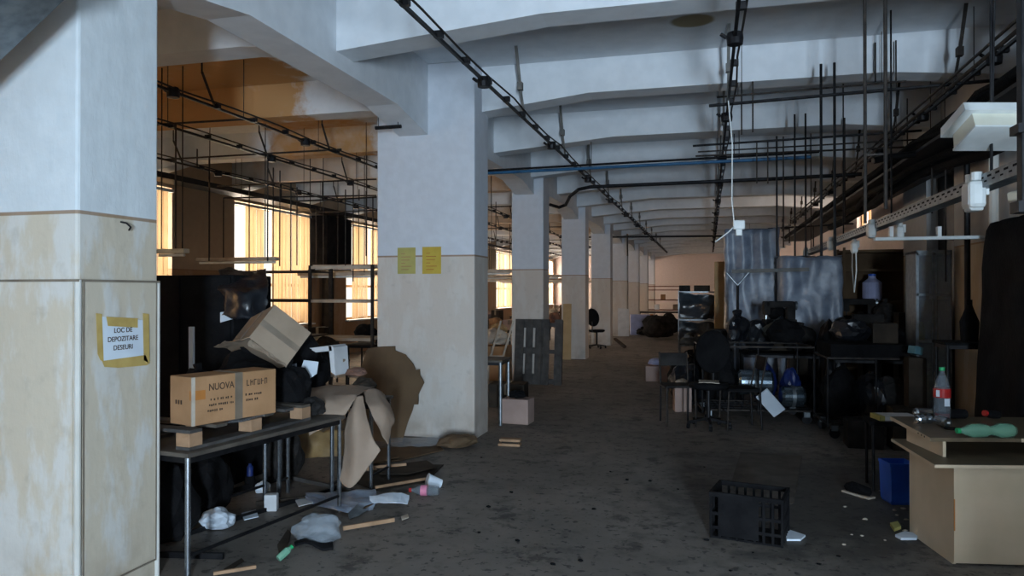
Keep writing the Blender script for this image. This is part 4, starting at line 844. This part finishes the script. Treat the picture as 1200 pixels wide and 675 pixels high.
# ------------------------------------------------------------------ desk at the aisle's near end
dsk = thing('veneer_desk', 'oak veneer desk with a raised worn top standing near the camera', 'desk', (1.39, 4.86, 0), R(10))
obj('front_panel', MB().mm((0, 0, .012), (1.2, .018, .585)), 'veneer', dsk)
obj('side_panel', MB().mm((0, .018, .0), (.018, .58, .585)), 'veneer', dsk); obj('side_panel', MB().mm((1.182, .018, 0), (1.20, .58, .585)), 'veneer', dsk)
obj('edge_band', MB().mm((-.001, -.001, .20), (.006, .001, .385)), 'labelorange', dsk)
obj('lower_shelf', MB().prism([(-.147, -.086, .586), (1.25, -.02, .586), (1.25, .69, .586), (-.072, .683, .586)], (0, 0, .018)), 'veneertop', dsk)
obj('shelf_edge', MB().prism([(-.147, -.088, .586), (1.25, -.022, .586), (1.25, -.0205, .586), (-.147, -.0865, .586)], (0, 0, .018)), 'veneer', dsk); obj('shelf_edge', MB().prism([(-.149, -.086, .586), (-.1475, -.086, .586), (-.0725, .683, .586), (-.074, .683, .586)], (0, 0, .018)), 'veneer', dsk)
obj('riser', MB().mm((.0, .13, .604), (.018, .62, .70)), 'veneer', dsk); obj('riser', MB().mm((1.10, .13, .604), (1.118, .62, .70)), 'veneer', dsk)
obj('desk_top', MB().prism([(-.083, .106, .70), (1.25, .17, .70), (1.25, .93, .70), (.005, .89, .70)], (0, 0, .022)), 'veneertop', dsk)
obj('top_edge', MB().prism([(-.085, .106, .70), (-.0835, .106, .70), (.0045, .89, .70), (.003, .89, .70)], (0, 0, .022)), 'veneer', dsk); obj('top_edge', MB().prism([(.45, .130, .70), (1.25, .168, .70), (1.25, .1695, .70), (.45, .1315, .70)], (0, 0, .022)), 'veneer', dsk)
for y in (.25, .30, .36): obj('screw_hole', MB().cyl((-.076+.112*(y-.25), y-.05, .711), (-.070+.112*(y-.25), y-.05, .711), .006), 'black', dsk)
obj('foot', MB().cyl((.10, .30, 0), (.10, .30, .586), .014), 'steel', dsk); obj('foot', MB().cyl((1.2, .30, 0), (1.2, .30, .586), .014), 'steel', dsk)
ZT = .722
def ontop(px, py): return PZ(px, py, ZT)
# big cola-style bottle
t = thing('soda_bottle', 'tall clear soda bottle with red and white label standing on the desk', 'bottle', ontop(1104, 494))
obj('body', MB().lathe([(0, 0), (.040, 0), (.050, .02), (.052, .09), (.047, .13), (.052, .17), (.052, .22), (.035, .285), (.017, .325), (.015, .345), (0, .345)], (0, 0, 0), 24), 'bottle', t, smooth=True)
obj('label', MB().lathe([(.0525, .165), (.0535, .165), (.0535, .225), (.0525, .225)], (0, 0, 0), 24), 'red', t)
obj('white_label', MB().box((.018, -.0465, .135), (.035, .003, .05), (0, 0, R(15))).box((-.036, -.041, .195), (.022, .003, .045), (0, 0, R(-40))), 'paper', t)
obj('liquid', MB().lathe([(0, .004), (.036, .004), (.046, .02), (.047, .06), (0, .06)], (0, 0, 0), 20), mat('dark_red_drink', (.12, .01, .01), (.09, .008, .008), .2), t)
obj('cap', MB().lathe([(0, .345), (.018, .345), (.018, .368), (0, .368)], (0, 0, 0), 16), 'green', t)
def can(label, w, rot, m='steel', crushed=False):
    t = thing('drink_can', label, 'can', w); t.rotation_euler = rot
    pr = [(0, 0), (.025, 0), (.032, .01), (.033, .05), (.033, .105), (.026, .118), (0, .116)] if not crushed else [(0, 0), (.026, 0), (.033, .008), (.024, .035), (.031, .06), (.022, .085), (.03, .1), (.024, .108), (0, .106)]
    obj('body', MB().lathe(pr, (0, 0, -.055), 20), m, t); obj('tab', MB().box((.006, 0, .064 if not crushed else .054), (.016, .01, .003)), 'whitep', t); return t
can('crushed shiny can lying on the desk near the bottle', ontop(1082, 497)+Vector((0, 0, .034)), (R(90), 0, R(-62)), 'steel', True)
can('second shiny can lying behind the crushed one', ontop(1084, 490)+Vector((0, .03, .034)), (R(90), 0, R(-75)), 'steel')
can('can lying end-on beneath the tall bottle, its silver lid facing out', ontop(1103, 497)+Vector((-.02, -.09, .034)), (R(90), 0, R(15)), 'steel')
can('dark can with a golden patch behind the bottle', ontop(1122, 492)+Vector((.02, .05, .034)), (R(90), 0, R(-80)), 'black')
t = thing('green_bottle', 'squashed green plastic bottle lying on the desk', 'bottle', ontop(1163, 512)+Vector((0, 0, .038))); t.rotation_euler = (R(90), 0, R(-74))
obj('body', MB().lathe([(0, -.14), (.03, -.135), (.043, -.11), (.045, -.04), (.03, -.01), (.028, .02), (.042, .05), (.042, .13), (.016, .19), (.014, .2), (0, .2)], (0, 0, 0), 20), 'greenbottle', t, smooth=True); obj('cap', MB().lathe([(0, .2), (.017, .2), (.017, .22), (0, .22)], (0, 0, 0), 12), 'green', t)
t = thing('red_capped_jar', 'small dark jar with a red cap tipped behind the green bottle', 'jar', ontop(1165, 492)+Vector((0, 0.06, .03))); t.rotation_euler = (R(80), 0, R(-60))
obj('body', MB().lathe([(0, -.06), (.028, -.06), (.028, .02), (.018, .04), (0, .04)], (0, 0, 0), 14), 'black', t); obj('cap', MB().lathe([(0, .04), (.02, .04), (.02, .06), (0, .06)], (0, 0, 0), 12), 'red', t)
obj('dark_coaster', MB().lathe([(0, 0), (.045, 0), (.05, .004), (.045, .008), (0, .008)], (0, 0, 0), 20), 'black', None, 'flat dark disc on the desk before the bottle', 'coaster').location = ontop(1116, 503)
# book on a stool behind the desk
t = thing('side_stool', 'dark stool mostly hidden behind the desk, holding the booklet', 'stool', PZ(1046, 500, .5)-Vector((0, 0, .5))); obj('seat', MB().mm((-.2, -.16, .53), (.2, .16, .56)), 'black', t)
for sx in (-1, 1):
    for sy in (-1, 1): obj('leg', MB().cyl((sx*.17, sy*.13, 0), (sx*.17, sy*.13, .53), .012), 'darkmetal', t)
g0 = t.location
t = thing('booklet', 'thick pale booklet with a yellow spine lying beyond the desk', 'book', g0+Vector((0, 0, .561)), R(12)); obj('pages', MB().mm((-.10, -.09, .003), (.16, .09, .035)), 'foam', t); obj('cover', MB().mm((-.102, -.092, .035), (.162, .092, .038)).mm((-.102, -.092, 0), (.162, .092, .003)), 'foam', t); obj('spine', MB().mm((-.14, -.092, 0), (-.10, .092, .038)), 'yellowgreen', t)
# blue container
w = PZ(1049, 594, 0)+Vector((.05, .15, 0)); t = thing('blue_container', 'bright blue plastic container standing on the floor behind the desk', 'container', w, R(12))
mb = MB(); mb.lathe([(.115, 0), (.125, .02), (.135, .29), (.142, .29), (.142, .31), (.128, .31), (.118, .03), (0, .03)], (0, 0, 0), 4, Matrix.Rotation(R(45), 4, 'Z')); obj('tub', mb, 'blue', t)
mb = MB(); mb.mm((-.09, -.102, .03), (-.085, -.085, .29)).mm((.085, -.102, .03), (.09, -.085, .29)); obj('rib', mb, 'blue', t)
# crate on the floor and scraps
_c = crate('black slatted plastic crate on the open floor of the aisle', PZ(880, 634, 0)+Vector((0, .12, 0)), (0, 0, R(-12)), .44, .32, .30)
def flat(label, poly, m, cat, name, th=.006, z=0.003, amp=0): 
    return board(name, label, [PZ(x, y, z) for x, y in poly], (0, 0, th), m, cat)
obj('side_plate', MB().mm((-.17, -.166, .02), (.08, -.163, .27)), 'black', _c)
flat('white paper scrap beside the black crate', [(918, 628), (926, 623), (944, 629), (938, 634), (922, 634)], 'paper', 'paper', 'paper_scrap', .012)
flat('grimy flattened carton trodden into the floor behind the crate', [(858, 562), (868, 530), (940, 535), (930, 590), (918, 592), (860, 577)], 'trodden', 'cardboard', 'flattened_carton', .004)
flat('cream scrap of cloth by the desk side', [(1049, 629), (1060, 625), (1077, 628), (1074, 633), (1056, 633)], 'paper', 'cloth scrap', 'cloth_scrap', .015)
flat('small yellowish crumb of foam near the blue container', [(1043, 616), (1052, 614), (1056, 620), (1048, 623)], 'yellowgreen', 'foam scrap', 'foam_scrap', .02)
t = thing('worn_shoe', 'dark shoe-like object with a pale sole lying in the aisle near the desk', 'shoe', PZ(1005, 580, 0), R(-50))
obj('upper', MB().ball((0, 0, .045), (.13, .045, .05), 2, .15, 5, flat=-.6), 'black', t); obj('sole', MB().mm((-.12, -.04, 0), (.13, .04, .014)), 'fabricpale', t)
random.seed(5)
for i in range(36):
    px = random.uniform(985, 1065) if i % 2 else random.uniform(560, 990); py = random.uniform(575, 640) if i % 2 else random.uniform(530, 670)
    p = PZ(px, py, 0); s = random.uniform(.008, .02) if i % 2 else random.uniform(.01, .022); m = ('paper', 'fabricpale', 'black', 'fabricpale')[i % 4] if i % 2 else 'black'
    o = obj('floor_scrap', MB().ball((0, 0, s*.4), (s, s*.7, s*.4), 1, .4, i), m, None, 'tiny pale crumb of rubbish on the floor by the desk' if i % 2 else 'small dark clod on the open concrete of the aisle', 'scrap', 'pale crumbs by the desk' if i % 2 else 'dark clods on the aisle floor'); o.location = p
# ------------------------------------------------------------------ the pile side
t = thing('covered_stack', 'tall stack under a black cover against the pile side wall beyond the desk', 'covered stack', (2.47, 6.62, 0))
cv = MB(); rows = []
for z, fl in ((2.18, 0.0), (2.12, .04), (1.6, .06), (1.0, .10), (.4, .14), (0.02, .17)):
    r_ = []
    for k in range(17):
        a = math.pi*(.5+k/8); x = max(-1, min(1, 1.5*math.cos(a)))*(.17+fl*.8)*(1+.05*math.sin(k*2.3+z*2)); y = max(-1, min(1, 1.5*math.sin(a)))*(.40+fl)
        if z == 2.18: x *= .85; y *= .85
        r_.append((x, y, z))
    rows.append(r_)
cv.patch(rows, 3, .012, 4, .006, 3); obj('cover', cv, 'black', t, smooth=True)
obj('top', MB().mm((-.15, -.34, 2.15), (.15, .34, 2.18), bev=.01), 'black', t)
# grey glazed cabinet
t = thing('glazed_cabinet', 'tall narrow grey cabinet with glass doors by the pile side wall', 'cabinet', (2.57, 9.95, 0), R(90))
obj('carcass', MB().mm((-.25, -.19, 0), (.25, -.17, 2.08)).mm((-.25, .17, 0), (.25, .19, 2.08)).mm((.23, -.19, 0), (.25, .19, 2.08)).mm((-.25, -.19, 2.06), (.25, .19, 2.09)).mm((-.25, -.19, 0), (.25, .19, .08)), 'greymetal', t)
for s in (-1, 1):
    mb = MB(); y0, y1 = (s*.095-.09, s*.095+.09); mb.mm((-.27, y0, .1), (-.25, y0+.02, 2.06)).mm((-.27, y1-.02, .1), (-.25, y1, 2.06))
    for z in (.1, 1.0, 1.55, 2.03): mb.mm((-.27, y0, z), (-.25, y1, z+.03))
    d = obj('door', mb, 'greymetal', t); obj('pane', MB().mm((-.263, y0+.01, .12), (-.259, y1-.01, 2.04)), 'film', d)
for z in (.6, 1.0, 1.5): obj('shelf', MB().mm((-.22, -.17, z), (.23, .17, z+.015)), 'greymetal', t)
for i, (x, z, m, lab) in enumerate(((2.47, 1.015, 'yellowgreen', 'yellowish bottle inside the glazed cabinet'), (2.62, 1.015, 'fabricpale', 'pale jar inside the glazed cabinet, on the middle shelf'), (2.6, 1.515, 'lavender', 'bluish jar on the top shelf of the glazed cabinet'))):
    o = obj('jar', MB().lathe([(0, 0), (.04, 0), (.04, .16), (.02, .2), (.02, .23), (0, .23)], (0, 0, 0), 14), m, None, lab, 'jar'); o.location = (x, 9.85, z)
# wrapped racks
def wrapped(label, x0, x1, Y, d, h, seed, lower=False):
    t = thing('wrapped_rack', label, 'wrapped rack', ((x0+x1)/2, Y, 0)); w = x1-x0
    for sx in (-1, 1):
        for sy in (0, 1): obj('post', MB().mm((sx*(w/2-.03)-.015, .03+sy*(d-.06)-.015, 0), (sx*(w/2-.03)+.015, .03+sy*(d-.06)+.015, h-.02)), 'bluedark', t)
    for z in (.3, 1.2, h-.1): obj('shelf', MB().mm((-w/2+.02, .02, z), (w/2-.02, d-.02, z+.02)), 'plywood', t)
    nx = 6; rows = []
    for z in (h, h*.82, h*.62, h*.4, h*.2, .1):
        rows.append([(-w/2-.01, d*.9, z), (-w/2-.01, d*.4, z), (-w/2-.01, 0, z)]+[(-w/2+w*i/nx, -.02+.035*math.sin(i*2.9+seed+z*1.3), z) for i in range(1, nx)]+[(w/2+.01, 0, z), (w/2+.01, d*.5, z), (w/2+.01, d*.9, z)])
    obj('film_cover', MB().patch(rows, 4, .03, 4, .003, seed), 'filmblue', t, smooth=True)
    obj('film_top', MB().patch([[(-w/2, 0, h), (0, 0, h+.01), (w/2, 0, h)], [(-w/2, d, h), (0, d, h+.02), (w/2, d, h)]], 6, .02, 5, .003, seed+1), 'filmblue', t, smooth=True)
    return t
a = P(862, 300, 12.6); b = P(912, 300, 12.6); wrapped('tall rack wrapped in bluish plastic film with its top highest above the pile', a.x-.15, b.x, 12.6, .7, 2.62, 2)
a = P(915, 300, 11.9); b = P(984, 300, 11.9); wrapped('lower wide rack wrapped in bluish plastic film beside the taller one', a.x, b.x, 11.7, .7, 2.12, 5)
t = carton('large white film-wrapped carton on a shelf behind the tall wrapped rack', P(851, 315, 14.2)-Vector((0, 0, P(851, 315, 14.2).z)), (.42, .4, 2.15), (0, 0, 0), 'tanboard', name='wooden_panel_stack', tape=False); t['label'] = 'tall tan panel stack standing just behind the wrapped rack'; t['category'] = 'panels'
t = thing('overhead_bar', 'horizontal grey bar on a forked stand before the wrapped racks', 'stand', P(862, 430, 11.0)-Vector((0, 0, P(862, 430, 11.0).z)))
g0 = t.location.copy(); hz = P(862, 318, 11.0).z
obj('bar', MB().bar((-.05, 0, hz), (P(948, 316, 11.0).x-g0.x, .0, hz+.02), .05, .05), 'palemetal', t); obj('upright', MB().cyl((.03, 0, 0), (.03, 0, hz-.2), .02), 'darkmetal', t)
obj('fork_arm', MB().cyl((.03, 0, hz-.2), (-.12, 0, hz-.02), .015), 'greymetal', t); obj('fork_arm', MB().cyl((.03, 0, hz-.2), (.18, 0, hz-.02), .015), 'greymetal', t)
# wire trolleys
def trolley(label, x, y, w, d, h, rotz=0):
    t = thing('wire_trolley', label, 'trolley', (x, y, 0), rotz)
    for sx in (-1, 0, 1):
        for sy in (-1, 1):
            if sx == 0 and sy == 1: continue
            obj('post', MB().cyl((sx*w/2, sy*d/2, .12), (sx*w/2, sy*d/2, h), .011), 'darkmetal', t)
    for z in (.16, h): mb = MB(); mb.bar((-w/2, -d/2, z), (w/2, -d/2, z), .02).bar((-w/2, d/2, z), (w/2, d/2, z), .02).bar((-w/2, -d/2, z), (-w/2, d/2, z), .02).bar((w/2, -d/2, z), (w/2, d/2, z), .02); obj('rim', mb, 'rust', t)
    mb = MB()
    for i in range(11): x_ = -w/2+w*i/10; mb.bar((x_, -d/2, .16), (x_, d/2, .16), .006)
    for i in range(5): y_ = -d/2+d*i/4; mb.bar((-w/2, y_, .16), (w/2, y_, .16), .006)
    obj('wire_base', mb, 'darkmetal', t)
    for sx in (-1, 1):
        for sy in (-1, 1):
            c_ = obj('caster', MB().cyl((sx*(w/2-.08), sy*(d/2-.06)-.018, .055), (sx*(w/2-.08), sy*(d/2-.06)+.018, .055), .055, n=18), 'darkmetal', t); obj('fork', MB().box((sx*(w/2-.08), sy*(d/2-.06), .11), (.07, .05, .06)), 'greymetal', t)
    return t
trolley('open wire trolley full of shiny canisters at the aisle side of the pile', .53, 9.85, 1.32, .8, .93, R(8))
trolley('darker wire trolley nearer the wall, loaded with black bundles', 1.72, 9.05, .98, .7, .88, R(4))
def canister(label, x, y, z, r, L, rot):
    t = thing('metal_canister', label, 'canister', (x, y, z)); t.rotation_euler = rot
    obj('body', MB().lathe([(0, -L/2), (r*.8, -L/2), (r, -L/2+.03), (r, L/2-.03), (r*.8, L/2), (0, L/2)], (0, 0, 0), 24), 'alu', t, smooth=False); obj('band', MB().lathe([(r, -.02), (r+.006, -.02), (r+.006, .02), (r, .02)], (0, 0, 0), 24), 'greymetal', t)
canister('shiny metal canister lying inside the open trolley, higher one', .56, 9.72, .47, .155, .42, (R(90), 0, R(96)))
canister('shiny metal canister lying low beside the trolley wheel', 1.0, 9.72, .31, .13, .28, (R(90), 0, R(98)))
bag('blue plastic bag behind the higher canister', (.70, 10.05, .17), (.2, .12, .26), 71, 'bluedark', knot=False)
bag('second dark blue bag at the wall end of the open trolley', (1.02, 10.08, .17), (.13, .1, .24), 72, 'bluedark', knot=False)
bag('black sack filling the aisle end of the open trolley', (.14, 9.95, .17), (.18, .24, .36), 73, 'black')
p = PZ(901, 489, 0); t = board('white_board', 'white board with rivet holes leaning against the open trolley', [P(886, 466, 9.1), P(899, 456, 9.22), P(920, 480, 9.1), P(907, 489, 8.98)], (0, .02, .01), 'paper', 'board')
board('metal_lamp', 'pale metal reflector shining on top of the black heap', [P(892, 385, 10.6), P(913, 372, 10.7), P(917, 380, 10.7), P(897, 394, 10.6)], (.05, .12, .03), 'alu', 'metal part')
office_chair('dark office chair with a pale worn seat in front of the open trolley', (.0, 9.02, 0), R(-12), 'black')
obj('seat_cloth', MB().patch([[(-.11, 8.88, .548), (.0, 8.86, .552), (.12, 8.88, .548)], [(-.11, 9.12, .548), (.0, 9.13, .552), (.12, 9.12, .548)]], 5, .008, 7, .008, 2), 'fabricpale', None, 'pale cloth lying on the dark office chair seat', 'cloth')
def frame_chair(label, loc, rotz, mat_='charcoal'):
    t = thing('tubular_chair', label, 'chair', loc, rotz)
    for s in (-1, 1):
        obj('leg', MB().tube([(s*.17, -.2, 0), (s*.17, -.18, .45)], .011), 'rust', t); obj('leg', MB().tube([(s*.17, .2, 0), (s*.17, .18, .45)], .011), 'darkmetal', t); obj('back_post', MB().tube([(s*.17, .18, .45), (s*.17, .26, .85)], .011), 'rust', t); obj('side_rail', MB().tube([(s*.17, -.18, .45), (s*.17, .18, .45)], .011), 'darkmetal', t)
    obj('seat', MB().mm((-.18, -.19, .455), (.18, .18, .48), bev=.008), mat_, t); obj('backrest', MB().box((0, .25, .76), (.32, .02, .16), (R(-11), 0, 0), .008), mat_, t)
frame_chair('bare tubular chair standing beside the pink carton', (-.36, 9.2, 0), R(15))
frame_chair('slim dark tubular chair between the pale-seated chair and the canisters', (.36, 9.12, 0), R(-75), 'black')
w = PZ(799, 483, 0); carton('pinkish carton on the aisle floor stuffed with white paper', w+Vector((0, .12, 0)), (.22, .22, .33), (0, 0, R(10)), 'cardpink', tape=False)
bag('crumpled white paper spilling out of the pinkish carton', w+Vector((0, .12, .335)), (.09, .08, .05), 81, 'fabricpale', knot=False, cat='paper', name='crumpled_paper')
w = PZ(770, 447, 0); carton('greyish carton farther up the aisle topped with pale blue cloth', w+Vector((0, .15, 0)), (.42, .35, .27), (0, 0, R(4)), 'cardpink', tape=False)
bag('pale blue cloth on the greyish carton', w+Vector((0, .15, .273)), (.16, .12, .07), 82, 'lavender', knot=False, cat='cloth', name='cloth_bundle')
carton('black box standing behind the greyish carton', w+Vector((.48, .5, 0)), (.5, .4, .34), (0, 0, 0), 'black')
# metal rack with black plastic trays
X0 = P(795, 400, 15.6).x; t = thing('tray_rack', 'pale-edged frame rack with glossy black plastic stretched over its tiers', 'rack', (X0+.42, 15.6, 0))
for sx in (-1, 1):
    for sy in (0, 1): obj('post', MB().mm((sx*.41-.015, sy*.6-.015, 0), (sx*.41+.015, sy*.6+.015, 1.62)), 'greymetal', t)
for i, z in enumerate((1.60, 1.03, .50)): obj('tier', MB().mm((-.42, -.02, z-.02), (.42, .62, z+.01)), 'greymetal', t)
for i, (z0, z1) in enumerate(((1.05, 1.58), (.52, 1.0))):
    obj('plastic_skin', MB().patch([[(-.40, -.03, z1), (-.1, -.06, z1-.02), (.2, -.04, z1-.02), (.42, -.01, z1-.12)], [(-.40, -.03, (z0+z1)/2), (-.1, .02, (z0+z1)/2), (.2, -.05, (z0+z1)/2), (.5, -.02, (z0+z1)/2)], [(-.40, -.03, z0), (-.1, -.05, z0), (.15, -.02, z0), (.30, -.02, z0)]], 7, .03, 5, .004, 30+i), 'tealfilm', t, smooth=True)
obj('folded_arm', MB().bar((.42, -.04, 1.5), (.28, -.04, 1.06), .02).bar((.28, -.04, 1.04), (.55, -.04, .75), .02), 'greymetal', t)
for i, (dx, m, lab) in enumerate(((-.3, 'charcoal', 'dark roll on top of the plastic-skinned rack, nearest the aisle'), (.05, 'darkbrown', 'dark brown parcel on top of the plastic-skinned rack'), (.62, 'cardbrown', 'brown tube standing behind the plastic-skinned rack'), (.78, 'cardbrown', 'shorter brown tube standing behind the plastic-skinned rack'))):
    if i < 2: carton(lab, (X0+.42+dx, 15.85, 1.612), (.22+.1*i, .3, .12), (0, 0, 0), m, tape=False, name='parcel', cat='parcel')
    else: o = obj('cardboard_tube', MB().cyl((0, 0, 0), (0, 0, 1.95-.12*(i-2)), .05, n=14), m, None, lab, 'tube'); o.location = (X0+.42+dx, 16.6, 0)
# the dark heap itself: tables first, then countable pieces
HT = [(.95, 11.0), (2.05, 10.5), (2.15, 11.6)]
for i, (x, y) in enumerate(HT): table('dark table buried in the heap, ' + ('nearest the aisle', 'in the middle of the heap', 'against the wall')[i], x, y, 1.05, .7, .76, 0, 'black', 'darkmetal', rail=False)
random.seed(21); k = 0
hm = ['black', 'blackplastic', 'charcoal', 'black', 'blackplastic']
def heap_bag(lab, x, y, z, rx, ry, rz):
    global k; k += 1
    return bag(lab, (x, y, z), (rx, ry, rz), 100+k, hm[k % 5], knot=k % 2 == 0)
def heap_box(lab, x, y, z, s, m=None, a=None):
    global k; k += 1
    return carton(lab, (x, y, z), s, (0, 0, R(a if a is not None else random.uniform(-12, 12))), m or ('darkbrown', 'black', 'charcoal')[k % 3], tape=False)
for (x, y), w in zip(HT, ('aisle-side heap table', 'middle heap table', 'wall-side heap table')):
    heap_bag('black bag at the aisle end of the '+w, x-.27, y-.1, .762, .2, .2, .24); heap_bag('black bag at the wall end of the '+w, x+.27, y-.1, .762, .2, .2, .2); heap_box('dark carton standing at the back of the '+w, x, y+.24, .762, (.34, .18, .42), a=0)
heap_bag('black bag topmost on the carton of the aisle-side heap table', .95, 11.24, 1.184, .15, .12, .12)
heap_box('dark slab-like carton topmost on the middle heap table', 2.05, 10.74, 1.184, (.36, .2, .12), a=0)
for lab, x, y, r_ in (('black sack on the floor just behind the open trolley, wall end', 1.42, 10.0, .2), ('black sack between the open trolley and the middle heap table', 1.28, 10.38, .17), ('black sack on the floor at the aisle corner of the heap', -.28, 10.6, .26),
      ('black sack on the floor behind the corner sack', -.32, 11.2, .26), ('low black sack farther back along the aisle edge of the heap', -.3, 11.85, .26), ('last black sack along the aisle edge of the heap', -.25, 12.5, .28), ('black sack squeezed in front of the tall wrapped rack', .1, 12.1, .17)):
    heap_bag(lab, x, y, 0, r_, r_*.9, r_*1.25)
for lab, x, y, s in (('dark upright carton behind the open trolley, aisle side', .12, 10.62, (.42, .36, .80)), ('tall black carton at the end of the aisle-side heap table', .18, 11.2, (.34, .5, 1.05)), ('tall dark carton between the two heap tables and the wrapped rack', 1.25, 11.45+.0, (.26, .3, 1.1)),
      ('dark carton against the wall behind the heap', 2.5, 12.35, (.5, .4, 1.3)), ('low dark carton on the floor in front of the wall-side trolley', 1.55, 8.35, (.34, .28, .28)), ('dark carton beside the low one, nearer the glazed cabinet', 1.98, 8.35, (.36, .3, .42))):
    heap_box(lab, x, y, 0, s, a=0)
for lab, x, r_, h_ in (('black bundle at the aisle end of the wall-side trolley', 1.45, .17, .30), ('black bundle in the middle of the wall-side trolley', 1.75, .13, .28), ('black bundle at the wall end of the wall-side trolley', 2.0, .12, .26)): heap_bag(lab, x, 9.05, .17, r_, .24, h_)
heap_box('dark tray-like carton resting across the top of the wall-side trolley', 1.66, 9.05, .892, (.8, .72, .14), a=4)
heap_bag('black bag on the tray-like carton of the wall-side trolley', 1.55, 9.05, 1.034, .2, .2, .14); heap_box('dark little box on the tray-like carton beside the bag', 1.9, 9.05, 1.034, (.25, .28, .22))
heap_bag('black bag wedged between the wrapped racks and the heap crest', 1.62, 11.05, 0, .2, .2, .62)
heap_bag('black bag crowning the wall-side heap table', 2.42, 11.45, 1.12, .17, .14, .18)
heap_box('dark carton on end behind the middle heap table, toward the wall', 2.58, 10.95, 0, (.28, .3, 1.32), a=0)
heap_bag('wide black bundle lying over the back rim of the open trolley', .38, 10.35, .93, .3, .14, .2)
heap_bag('black bundle bulging over the wall end of the open trolley', .95, 10.1, .93, .22, .15, .17)
# recognisable bits standing on the heap
def sewing(label, loc, rotz):
    t = thing('sewing_machine', label, 'sewing machine', loc, rotz)
    obj('bed', MB().mm((-.22, -.08, 0), (.22, .08, .06), bev=.01), 'charcoal', t); obj('arm', MB().mm((-.2, -.05, .22), (.2, .05, .31), bev=.02), 'charcoal', t); obj('pillar', MB().mm((.1, -.055, .05), (.21, .055, .25), bev=.015), 'charcoal', t)
    obj('head', MB().mm((-.22, -.05, .12), (-.14, .05, .31), bev=.012), 'charcoal', t); obj('hand_wheel', MB().cyl((.21, 0, .25), (.24, 0, .25), .06, n=18), 'greymetal', t); obj('needle_bar', MB().cyl((-.18, 0, .05), (-.18, 0, .13), .006), 'steel', t)
    return t
t = sewing('dark sewing machine head perched on the heap below the lower wrapped rack', (.95, 10.86, 1.16), R(15))
t = sewing('dark sewing machine head on the heap nearer the glazed cabinet', (2.15, 11.8, 1.19), R(-10))
o = obj('bottle_silhouette', MB().lathe([(0, 0), (.07, 0), (.08, .18), (.045, .27), (.025, .33), (.025, .38), (0, .38)], (0, 0, 0), 16), 'black', None, 'dark bottle-shaped flask standing by the covered stack', 'flask'); o.name = 'dark_flask'; w = P(1136, 400, 7.6); o.location = w
sh = table('black sideboard under the dark flask beside the glazed cabinet', w.x, 7.62, .5, .4, w.z-.002, 0, 'black', 'darkmetal', rail=False)
o = carton('teal-edged scrap box wedged in the dark heap', P(1072, 415, 8.4), (.1, .1, .08), (0, R(12), R(30)), 'teal', tape=False); 
heap_box('dark stand-up carton carrying the teal-edged box', P(1072, 415, 8.4).x, 8.4, 0, (.16, .2, P(1072, 415, 8.4).z-.03), a=0)
o = carton('small teal carton caught low in the heap by the wall-side trolley', P(1000, 420, 9.4), (.14, .1, .06), (0, 0, R(-30)), 'teal', tape=False)
t = thing('blue_jug', 'pale blue translucent jug standing high on shelves behind the heap', 'jug', P(1022, 352, 12.6)); obj('body', MB().lathe([(0, 0), (.13, 0), (.14, .05), (.14, .28), (.06, .34), (.05, .38), (0, .38)], (0, 0, 0), 18), 'lavender', t); obj('cap', MB().lathe([(0, .38), (.055, .38), (.055, .41), (0, .41)], (0, 0, 0), 14), 'blue', t)
rack('brown boarded shelf unit behind the heap beside the wrapped rack', P(1025, 340, 12.95).x, 12.95, 1.0, .6, 2.3, [.4, P(1022, 352, 12.6).z-.013, 1.95, 2.25], 0, 'cardbrown', 'cardbrown')
obj('back_board', MB().mm((-.49, .29, .02), (.49, .31, 2.28)), 'cardbrown', bpy.data.objects['wire_trolley'] if False else [o for o in C.objects if o.get('label', '').startswith('brown boarded shelf')][0])
# far right of the aisle beyond the racks: more rows of benches and machines in shade
for i, (x, y) in enumerate(((1.2, 17.0), (2.4, 19.5), (1.3, 22.0), (2.3, 25.0), (1.4, 29.0))):
    w = ('just behind the wrapped racks', 'next beyond the wrapped racks by the wall', 'midway along the pile side', 'far along by the wall', 'farthest before the end wall')[i]
    table('dark bench '+w, x, y, 1.4, .7, .76, 0, 'darkbrown', 'darkmetal', 'sewing_bench', rail=False)
    bag('dark cloth heap on the bench '+w, (x, y, .762), (.4, .28, .3), 130+i, 'charcoal', knot=False, cat='cloth heap', name='cloth_heap')
